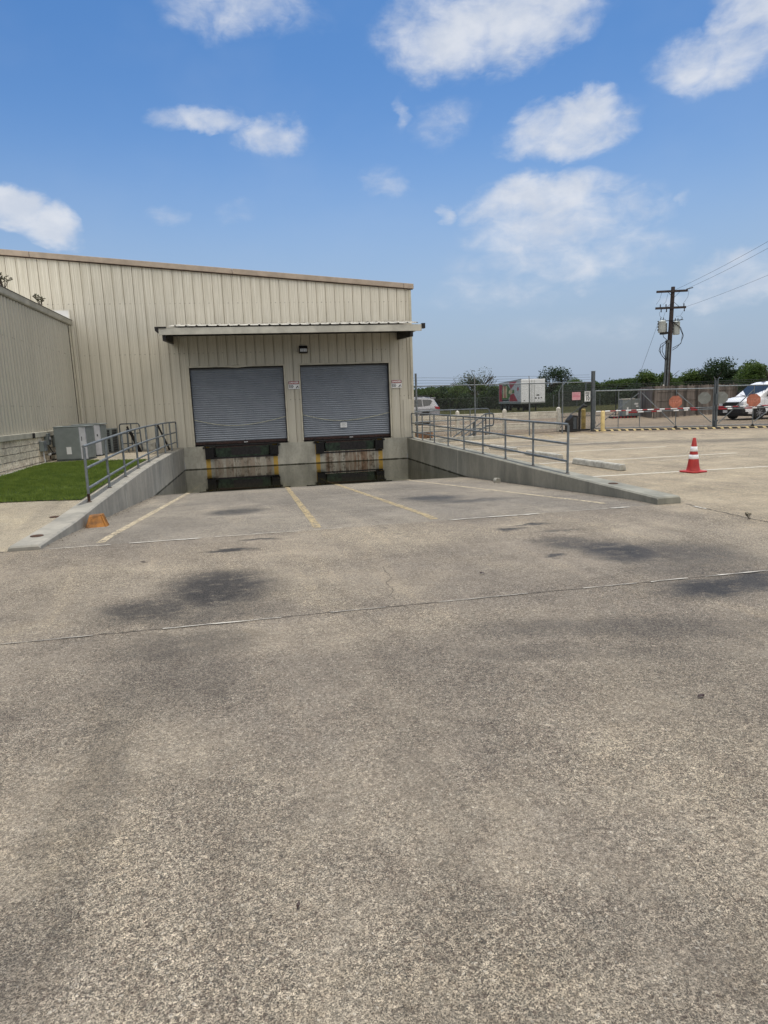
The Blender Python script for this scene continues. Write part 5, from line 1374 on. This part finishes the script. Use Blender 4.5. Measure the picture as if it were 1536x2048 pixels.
for sg in (-1, 1):
    one('side_window', M['glass'], lambda b: b.prism([(1.42, 1.24), (2.42, 1.22), (2.42, 1.84), (1.98, 1.86)], -.012, .012, 'Y', Matrix.Translation((0, sg * .925, 0)) @ Matrix.Translation((0, 0, 1.5)) @ Matrix.Rotation(sg * R(12.0), 4, 'X') @ Matrix.Translation((0, 0, -1.5))), van)
    one('door_line', M['alu'], lambda b: (b.box(2.50, 2.51, sg * 1.001, sg * 1.004, .42, 1.14), b.box(1.28, 1.288, sg * 1.001, sg * 1.004, .6, 1.10), b.box(4.0, 4.01, sg * 1.001, sg * 1.004, .42, 1.14)), van)
    mr = one('mirror', M['dblack'], lambda b: (b.box(1.42, 1.56, sg * 1.02, sg * 1.22, 1.24, 1.52), b.bar((1.5, sg * .95, 1.28), (1.5, sg * 1.05, 1.34), .05, .05)), van, .02)
    one('headlight', M['lamp'], lambda b: b.add([(.005, sg * .60, .78), (.005, sg * .90, .78), (.10, sg * .965, .80), (.12, sg * .965, .985), (.03, sg * .90, .975), (.02, sg * .60, .965)], [(0, 1, 4, 5), (1, 2, 3, 4)]), van)
    one('headlight_surround', M['black'], lambda b: b.box(-.01 + .02, .10, sg * .52 - .02, sg * .93 if sg > 0 else sg * .52 + .02, .70, .775) if sg > 0 else b.box(.01, .10, -.93, -.50, .70, .775), van)
    one('door_handle', M['dblack'], lambda b: b.box(2.28, 2.42, min(sg * 1.003, sg * 1.03), max(sg * 1.003, sg * 1.03), 1.02, 1.055), van)
    for xx in (.98, 4.42):
        wheel(van, xx, sg * .90, .365, .24, sg)
        one('wheel_arch', M['black'], lambda b: b.prism(arc(xx, .36, .44, 0, 180, 14), -.004, .004, 'Y', Matrix.Translation((0, sg * 1.0, 0))), van)
one('grille', M['black'], lambda b: (b.box(-.012, .03, -.60, .60, .70, .975), b.box(.0, .05, -.9, .9, .62, .70)), van, .01)
one('grille_slat', M['dblack'], lambda b: [b.box(-.02, -.012, -.56, .56, z, z + .02) for z in (.75, .82, .89)], van)
one('front_bumper', M['black'], lambda b: (b.box(-.14, .35, -.97, .97, .33, .62), b.box(-.10, .30, -.90, .90, .22, .33)), van, .05)
one('number_plate', M['lamp'], lambda b: b.box(-.152, -.145, .05, .38, .40, .54), van)
one('underbody', M['black'], lambda b: (b.box(.4, 5.3, -.86, .86, .20, .42)), van)
one('side_sill', M['black'], lambda b: [b.box(1.5, 3.9, min(sg * .96, sg * 1.015), max(sg * .96, sg * 1.015), .24, .40) for sg in (-1, 1)], van)
one('roof_vent', M['black'], lambda b: b.prism([(2.0, 2.0), (2.16, 2.03), (2.1, 2.09)], -.08, .08, 'Y'), van)
one('antenna', M['black'], lambda b: b.tube([(1.25, -.85, 1.2), (1.3, -.86, 1.95)], .008, 5), van)
one('door_logo', M['alu'], lambda b: (b.box(1.62, 2.3, -1.0055, -1.0035, .86, .885), b.box(1.7, 2.2, -1.0055, -1.0035, .92, .96), b.prism([(1.8, .97), (1.95, 1.04), (2.1, 1.0), (2.2, .97)], -1.0055, -1.0035, 'Y')), van)

# silver SUV seen from its side, tail to the right
sp = at(869, 44)
suv = empty('silver_suv', (sp.x - 4.75, sp.y + 1.2, 0), rotz=R(3), label='silver SUV half hidden by the warehouse corner, seen through the fence', cat='car')
suv.scale = (1.10, 1.10, 1.10)
def suv_body(b):
    loft(b, [(0.0, body_sec(.42, .72, .78, .80, .74, .04)), (.2, body_sec(.32, .88, .94, .92, .84, .05)), (1.2, body_sec(.28, 1.0, 1.08, .95, .86, .05)), (2.0, body_sec(.28, 1.04, 1.62, .95, .68, .08)),
             (2.6, body_sec(.28, 1.05, 1.74, .95, .68, .08)), (3.9, body_sec(.28, 1.07, 1.72, .95, .67, .08)), (4.42, body_sec(.30, 1.08, 1.64, .93, .64, .08)), (4.66, body_sec(.36, 1.06, 1.22, .90, .72, .06)), (4.75, body_sec(.45, .95, 1.02, .86, .80, .05))])
one('body', M['suvp'], suv_body, suv, .03)
for sg in (-1, 1):
    T_ = Matrix.Translation((0, sg * .83, 1.35)) @ Matrix.Rotation(sg * R(21), 4, 'X') @ Matrix.Translation((0, 0, -1.35))
    one('side_window', M['glass'], lambda b: (b.prism([(2.0, 1.12), (2.9, 1.12), (2.9, 1.60), (2.45, 1.59)], -.01, .012, 'Y', T_), b.prism([(2.97, 1.12), (3.6, 1.13), (3.6, 1.59), (2.97, 1.60)], -.01, .012, 'Y', T_), b.prism([(3.67, 1.13), (4.1, 1.20), (4.28, 1.44), (4.2, 1.54), (3.67, 1.58)], -.01, .012, 'Y', T_)), suv)
    one('tail_light', M['tail'], lambda b: b.prism([(4.45, .98), (4.72, .92), (4.70, 1.08), (4.38, 1.12)], min(sg * .78, sg * .945), max(sg * .78, sg * .945), 'Y'), suv, .01)
    one('roof_rail', M['dblack'], lambda b: b.tube([(2.3, sg * .62, 1.73), (2.6, sg * .62, 1.80), (4.0, sg * .62, 1.78), (4.2, sg * .62, 1.72)], .018, 6), suv)
    for xx in (.95, 3.78):
        wheel(suv, xx, sg * .84, .38, .24, sg)
        one('wheel_arch', M['black'], lambda b: b.prism(arc(xx, .38, .46, 0, 180, 14), -.004, .004, 'Y', Matrix.Translation((0, sg * .951, 0))), suv)
one('rear_spoiler', M['suvp'], lambda b: b.prism([(4.2, 1.69), (4.58, 1.66), (4.55, 1.60), (4.3, 1.60)], -.62, .62, 'Y'), suv, .01)
one('rear_bumper', M['bump'], lambda b: b.box(4.35, 4.80, -.90, .90, .30, .62), suv, .05)
one('underbody', M['black'], lambda b: b.box(.3, 4.4, -.8, .8, .2, .4), suv)

# box trailer: rear doors face the camera, painted side runs away to the left
ta = at(1042, 74); tb = at(998, 89); tcn = at(1095, 73)
dS = (tb - ta).normalized(); LT = (tb - ta).length; WT = 2.75
tr = empty('box_trailer', ta, rotz=math.atan2(dS.y, dS.x), label='white box trailer with red and green graphics on its side, parked in the field', cat='trailer')
sgn = 1 if dS.cross(tcn - ta).z > 0 else -1
ZT0, ZT1 = 1.12, 3.75
def yb(a, c): return (min(sgn * a, sgn * c), max(sgn * a, sgn * c))
one('box', M['white'], lambda b: b.box(0, LT, *yb(0, WT), ZT0, ZT1), tr, .03)
one('side_panel', M['tgrey'], lambda b: b.box(.05, LT - .05, *yb(-.012, -.002), ZT0 + .02, ZT1 - .05), tr)
one('roof_edge', M['alu'], lambda b: b.box(0, LT, *yb(-.03, .06), ZT1 - .02, ZT1 + .05), tr)
one('lower_rail', M['alu'], lambda b: (b.box(0, LT, *yb(-.03, .02), ZT0 - .12, ZT0 + .12), b.box(-.03, .0, *yb(0, WT), ZT0 - .12, ZT0 + .02)), tr)
def sp_(name, mat, poly, o=.014, axis='Y'):
    one(name, M[mat], lambda b: b.prism(poly, *yb(-o - .006, -o), 'Y'), tr)
H_ = ZT1 - ZT0
def S(u, v): return (LT * (1 - u), ZT0 + .18 + (H_ - .28) * v)
sp_('graphic_red', 'tred', [S(.02, 0), S(.20, 0), S(.16, .5), S(.20, .95), S(.02, .98)])
sp_('graphic_red', 'tred', [S(.58, .62), S(.82, .95), S(.84, 1.0), S(.50, 1.0)], .016)
sp_('graphic_red', 'tred', [S(.52, 0), S(.88, .0), S(.72, .40), S(.56, .34)], .016)
sp_('graphic_green', 'tgreen', [S(.17, .12), S(.48, .12), S(.56, .3), S(.60, .55), S(.52, .75), S(.44, .9), S(.20, .9)], .022)
sp_('graphic_cream', 'tcream', [S(.22, .2), S(.42, .2), S(.42, .84), S(.22, .84)], .030)
sp_('graphic_stripe', 'tred', [S(.29, .2), S(.36, .2), S(.34, .5), S(.36, .84), S(.29, .84), S(.31, .5)], .038)
sp_('graphic_dark', 'ink', [S(.18, .02), S(.50, .02), S(.50, .11), S(.18, .11)], .022)
sp_('graphic_stripe', 'tcream', [S(.50, .42), S(.62, .36), S(.66, .5), S(.62, .62), S(.50, .56)], .030)
sp_('graphic_dark', 'tgreen', [S(.66, .40), S(.74, .42), S(.74, .60), S(.66, .58)], .022)
sp_('side_label', 'tred', [S(.86, .52), S(.92, .52), S(.92, .68), S(.86, .68)], .022)
one('rear_door', M['vanw'], lambda b: (b.box(-.03, -.005, *yb(.08, WT / 2 - .01), ZT0 + .05, ZT1 - .08), b.box(-.03, -.005, *yb(WT / 2 + .01, WT - .08), ZT0 + .05, ZT1 - .08)), tr)
one('door_bar', M['alu'], lambda b: [b.tube([(-.05, sgn * y_, ZT0 + .05), (-.05, sgn * y_, ZT1 - .1)], .015, 6) for y_ in (WT / 2 - .15, WT / 2 + .15)], tr)
one('door_marking', M['ink'], lambda b: (b.box(-.036, -.031, *yb(1.75, 2.1), 1.85, 1.98), b.box(-.036, -.031, *yb(1.60, 1.78), 1.50, 1.66), b.box(-.036, -.031, *yb(1.95, 2.1), 1.50, 1.66), b.box(-.036, -.031, *yb(2.25, 2.4), 1.55, 1.66), b.box(-.036, -.031, *yb(.3, .45), 1.3, 1.4)), tr)
one('underframe', M['dblack'], lambda b: (b.box(.1, LT - .1, *yb(.5, WT - .5), .85, 1.0), b.box(LT * .45, LT - .3, *yb(.3, WT - .3), .55, .85)), tr)
one('landing_leg', M['dblack'], lambda b: (b.box(1.3, 1.45, *yb(.45, .6), .05, 1.0), b.box(1.3, 1.45, *yb(1.9, 2.05), .05, 1.0), b.bar((1.38, sgn * .5, .5), (2.4, sgn * .8, .95), .08, .08)), tr)
for xx in (LT * .55, LT * .68, LT - .9):
    for yy in (.25, WT - .25): wheel(tr, xx, sgn * yy, .50, .3, -sgn if yy < 1 else sgn)

# ------------------------------------------------------------------ trees
def crown_mesh(seed, rx, rz, n, s, cz, gappy=.0):
    rr = random.Random(seed); b = MB(); blobs = []
    for i in range(int(9 + rr.random() * 5)):
        a = rr.uniform(0, 6.28); q = rr.uniform(0, .72); z = rr.uniform(-.75, .62)
        blobs.append((math.cos(a) * q * rx, math.sin(a) * q * rx, cz + z * rz * (1 - .25 * q), rr.uniform(.26, .46) * rx))
    vs = []; fs = []
    for i in range(n):
        bl = rr.choice(blobs); u = Vector((rr.gauss(0, 1), rr.gauss(0, 1), rr.gauss(0, 1))).normalized(); q = rr.random() ** .45 * bl[3] * (1 + rr.gauss(0, .10))
        c = Vector(bl[:3]) + Vector((u.x * q, u.y * q, u.z * q * rz / rx * .95))
        if c.z < .05: c.z = rr.uniform(.05, .5)
        k = s * rr.uniform(.5, 1.3); e1 = Vector((rr.gauss(0, 1), rr.gauss(0, 1), rr.gauss(0, .6))).normalized() * k; e2 = Vector((rr.gauss(0, 1), rr.gauss(0, 1), rr.gauss(0, 1))).normalized() * k * .6
        o = len(vs); vs += [c - e1, c - e2, c + e1 * .8, c + e2]; fs.append((o, o + 1, o + 2, o + 3))
    b.add(vs, fs); return b
def tree_proto(seed, rx, rz, n, s, mat, cz, limbs=7):
    g = empty('tree', (0, 0, 0)); rr = random.Random(seed * 3)
    t = MB(); t.tube([(0, 0, 0), (.05, .03, cz * .5), (0, 0, cz)], [.22, .17, .10], 7)
    for i in range(limbs):
        a = rr.uniform(0, 6.28); z = rr.uniform(.35, .9) * cz; L = rx * rr.uniform(.5, .95)
        t.tube([(0, 0, z), (math.cos(a) * L * .5, math.sin(a) * L * .5, z + rz * .35), (math.cos(a) * L, math.sin(a) * L, z + rz * rr.uniform(.5, 1.0))], [.09, .06, .02], 5)
    t.build('trunk', M['bark'], g); crown_mesh(seed, rx, rz, n, s, cz).build('crown', M[mat], g)
    return g
protos = {'dense': tree_proto(1, 3.6, 2.3, 5200, .17, 'leaf', 3.0), 'round': tree_proto(2, 3.0, 2.6, 4600, .16, 'leafd', 3.3), 'bright': tree_proto(3, 3.3, 2.0, 4800, .16, 'leafb', 2.6),
          'sparse': tree_proto(4, 3.0, 2.7, 1500, .12, 'leafg', 3.6, 22), 'low': tree_proto(5, 4.4, 1.5, 5400, .18, 'leaf', 1.9), 'wind': tree_proto(6, 4.2, .9, 2600, .17, 'leafd', 4.6)}
used = set()
NAMES = {'dense': 'dense dark green tree', 'round': 'rounded very dark tree', 'bright': 'lighter green bushy tree', 'sparse': 'thin pale grey-green tree with bare twigs', 'low': 'low spreading dark green tree', 'wind': 'flat-topped dark tree leaning sideways'}
def put_tree(kind, u, dep, sc, lab, szz=1.0):
    o = protos[kind] if kind not in used else copy_tree(protos[kind]); used.add(kind)
    p_ = at(u, dep); o.location = (p_.x, p_.y, -.05); o.rotation_euler.z = random.uniform(0, 6.28); o.scale = (sc, sc, sc * szz)
    tag(o, lab, 'tree', 'trees along the far side of the field')
TR_ = [('low', 838, 104, .98, 'low dark green tree directly above the silver SUV'), ('dense', 868, 108, .95, 'dense dark tree above the tail of the silver SUV'),
       ('low', 893, 112, 1.05, 'low tree between the silver SUV and the first fence post'), ('bright', 912, 106, .92, 'lighter green bush left of the second fence post, low in the tree line'),
       ('sparse', 926, 118, 1.06, 'thin grey-green tree just left of the fence post'), ('round', 944, 114, 1.0, 'rounded dark tree right behind the fence post left of the trailer'),
       ('sparse', 962, 112, 1.22, 'tallest pale twiggy tree, left of the trailer'), ('dense', 980, 108, 1.0, 'dense dark tree touching the left end of the trailer'),
       ('low', 1012, 120, 1.0, 'low dark tree behind the painted side of the trailer'), ('low', 1062, 122, 1.0, 'low dark tree hidden behind the rear doors of the trailer'),
       ('round', 1108, 112, 1.22, 'tall dark tree just right of the trailer'), ('low', 1135, 125, 1.02, 'low tree above the pink sign'),
       ('bright', 1152, 122, 1.05, 'lighter green tree above the speed limit sign'), ('dense', 1176, 122, 1.05, 'dense tree just left of the gate post top'),
       ('dense', 1206, 116, 1.0, 'dense tree just right of the gate post top'), ('low', 1228, 112, 1.08, 'low tree above the left end of the gate'),
       ('dense', 1252, 112, 1.05, 'dense tree above the grey cabinet'), ('low', 1276, 112, 1.08, 'low tree at the foot of the guy wire'),
       ('bright', 1300, 106, 1.12, 'lighter green tree left of the utility pole'), ('dense', 1316, 104, 1.16, 'dense tree touching the left side of the utility pole'),
       ('low', 1346, 108, 1.05, 'low tree just right of the utility pole'), ('dense', 1366, 108, 1.08, 'dense tree second to the right of the utility pole'),
       ('bright', 1384, 106, 1.08, 'lighter green tree above the first octagonal sign'), ('low', 1402, 110, 1.05, 'low tree above the grey sign backs'),
       ('round', 1428, 104, 1.22, 'tall rounded dark tree above the meeting gate leaves'), ('round', 1442, 108, 1.05, 'rounded dark tree right of the tall one above the gate leaves'),
       ('wind', 1466, 106, .95, 'flat-topped dark tree leaning right, above the van windshield'), ('low', 1458, 112, 1.0, 'low tree under the flat-topped tree'),
       ('low', 1492, 110, 1.1, 'low tree above the van roof'), ('bright', 1512, 98, 1.22, 'bright loose tree near the right picture edge'),
       ('dense', 1536, 92, 1.30, 'largest dense tree at the right picture edge'), ('dense', 1580, 96, 1.3, 'dense tree outside the right picture edge')]
for (k_, u, dep, sc, lab) in TR_: put_tree(k_, u, dep, sc, lab, {'low': 1.28, 'dense': 1.0, 'bright': 1.14}.get(k_, 1.0))
# dark undergrowth below the crowns
rr = random.Random(11); b = MB(); vs = []; fs = []
for i in range(56000):
    u = rr.uniform(790, 1640); dep = rr.uniform(103, 122) - max(0, u - 1400) * .05; p_ = at(u, dep); z = rr.random() ** .8 * (3.1 + .6 * math.sin(u * .045) + .4 * math.sin(u * .13)); k = rr.uniform(.12, .30)
    e1 = Vector((rr.gauss(0, 1), rr.gauss(0, 1), rr.gauss(0, .7))).normalized() * k; e2 = Vector((rr.gauss(0, 1), rr.gauss(0, 1), rr.gauss(0, 1))).normalized() * k * .7
    c = Vector((p_.x, p_.y, z)); o = len(vs); vs += [c - e1, c - e2, c + e1, c + e2]; fs.append((o, o + 1, o + 2, o + 3))
b.add(vs, fs); tag(b.build('undergrowth', M['leafd']), 'dark tangled undergrowth under the far trees', 'undergrowth', kind='stuff')
# rough field grass
b = MB(); vs = []; fs = []
for i in range(30000):
    dep = 58 + 44 * rr.random() ** 1.2; u = rr.uniform(800, 1600); p_ = at(u, dep); h = rr.uniform(.10, .32); w = rr.uniform(.02, .05); a = rr.uniform(0, 3.14)
    if p_.y < 38 - max(0, p_.x - 35) * .75: continue
    dx, dy = math.cos(a) * w, math.sin(a) * w; o = len(vs)
    vs += [(p_.x - dx, p_.y - dy, 0), (p_.x + dx, p_.y + dy, 0), (p_.x + rr.gauss(0, .08), p_.y + rr.gauss(0, .08), h)]; fs.append((o, o + 1, o + 2))
b.add(vs, fs); tag(b.build('field_grass', M['straw']), 'rough dry green field grass behind the yard', 'grass', kind='stuff')

# fine grit and leaf scraps gathered at the foot of the walls, in the joints and along the water line
rr = random.Random(31); b = MB()
def bit(x, y, z, k):
    a = rr.uniform(0, 6.28); u = Vector((math.cos(a), math.sin(a), rr.uniform(-.2, .3))) * k; v = Vector((-math.sin(a), math.cos(a), rr.uniform(-.2, .3))) * k * rr.uniform(.3, .8); c = Vector((x, y, z + k * .4))
    b.add([c - u, c - v, c + u, c + v, c + Vector((0, 0, k * .5))], [(0, 1, 4), (1, 2, 4), (2, 3, 4), (3, 0, 4)])
for i in range(420):
    y = rr.uniform(-14.6, -6.6); q = abs(rr.gauss(0, .09)) + .01
    for x in ((q,) if i % 2 else (RAMPW - q,)): bit(x, y, zramp(y) + .002, rr.uniform(.004, .016))
for i in range(160): bit(rr.uniform(-3, 12), -18.04 + rr.gauss(0, .03), .004, rr.uniform(.002, .006))
for i in range(140): bit(rr.uniform(.1, 7.5), rr.uniform(-7.4, -6.3), max(zramp(-6.6), WZ) + .004 if False else WZ + .003, rr.uniform(.004, .012)) if i < 60 else bit(rr.uniform(-1, 10), rr.uniform(-21.5, -15), .004, rr.uniform(.002, .006))
tag(b.build('grit', M['bark']), 'fine dark grit and leaf scraps along the ramp wall feet and pavement joints', 'grit', kind='stuff')
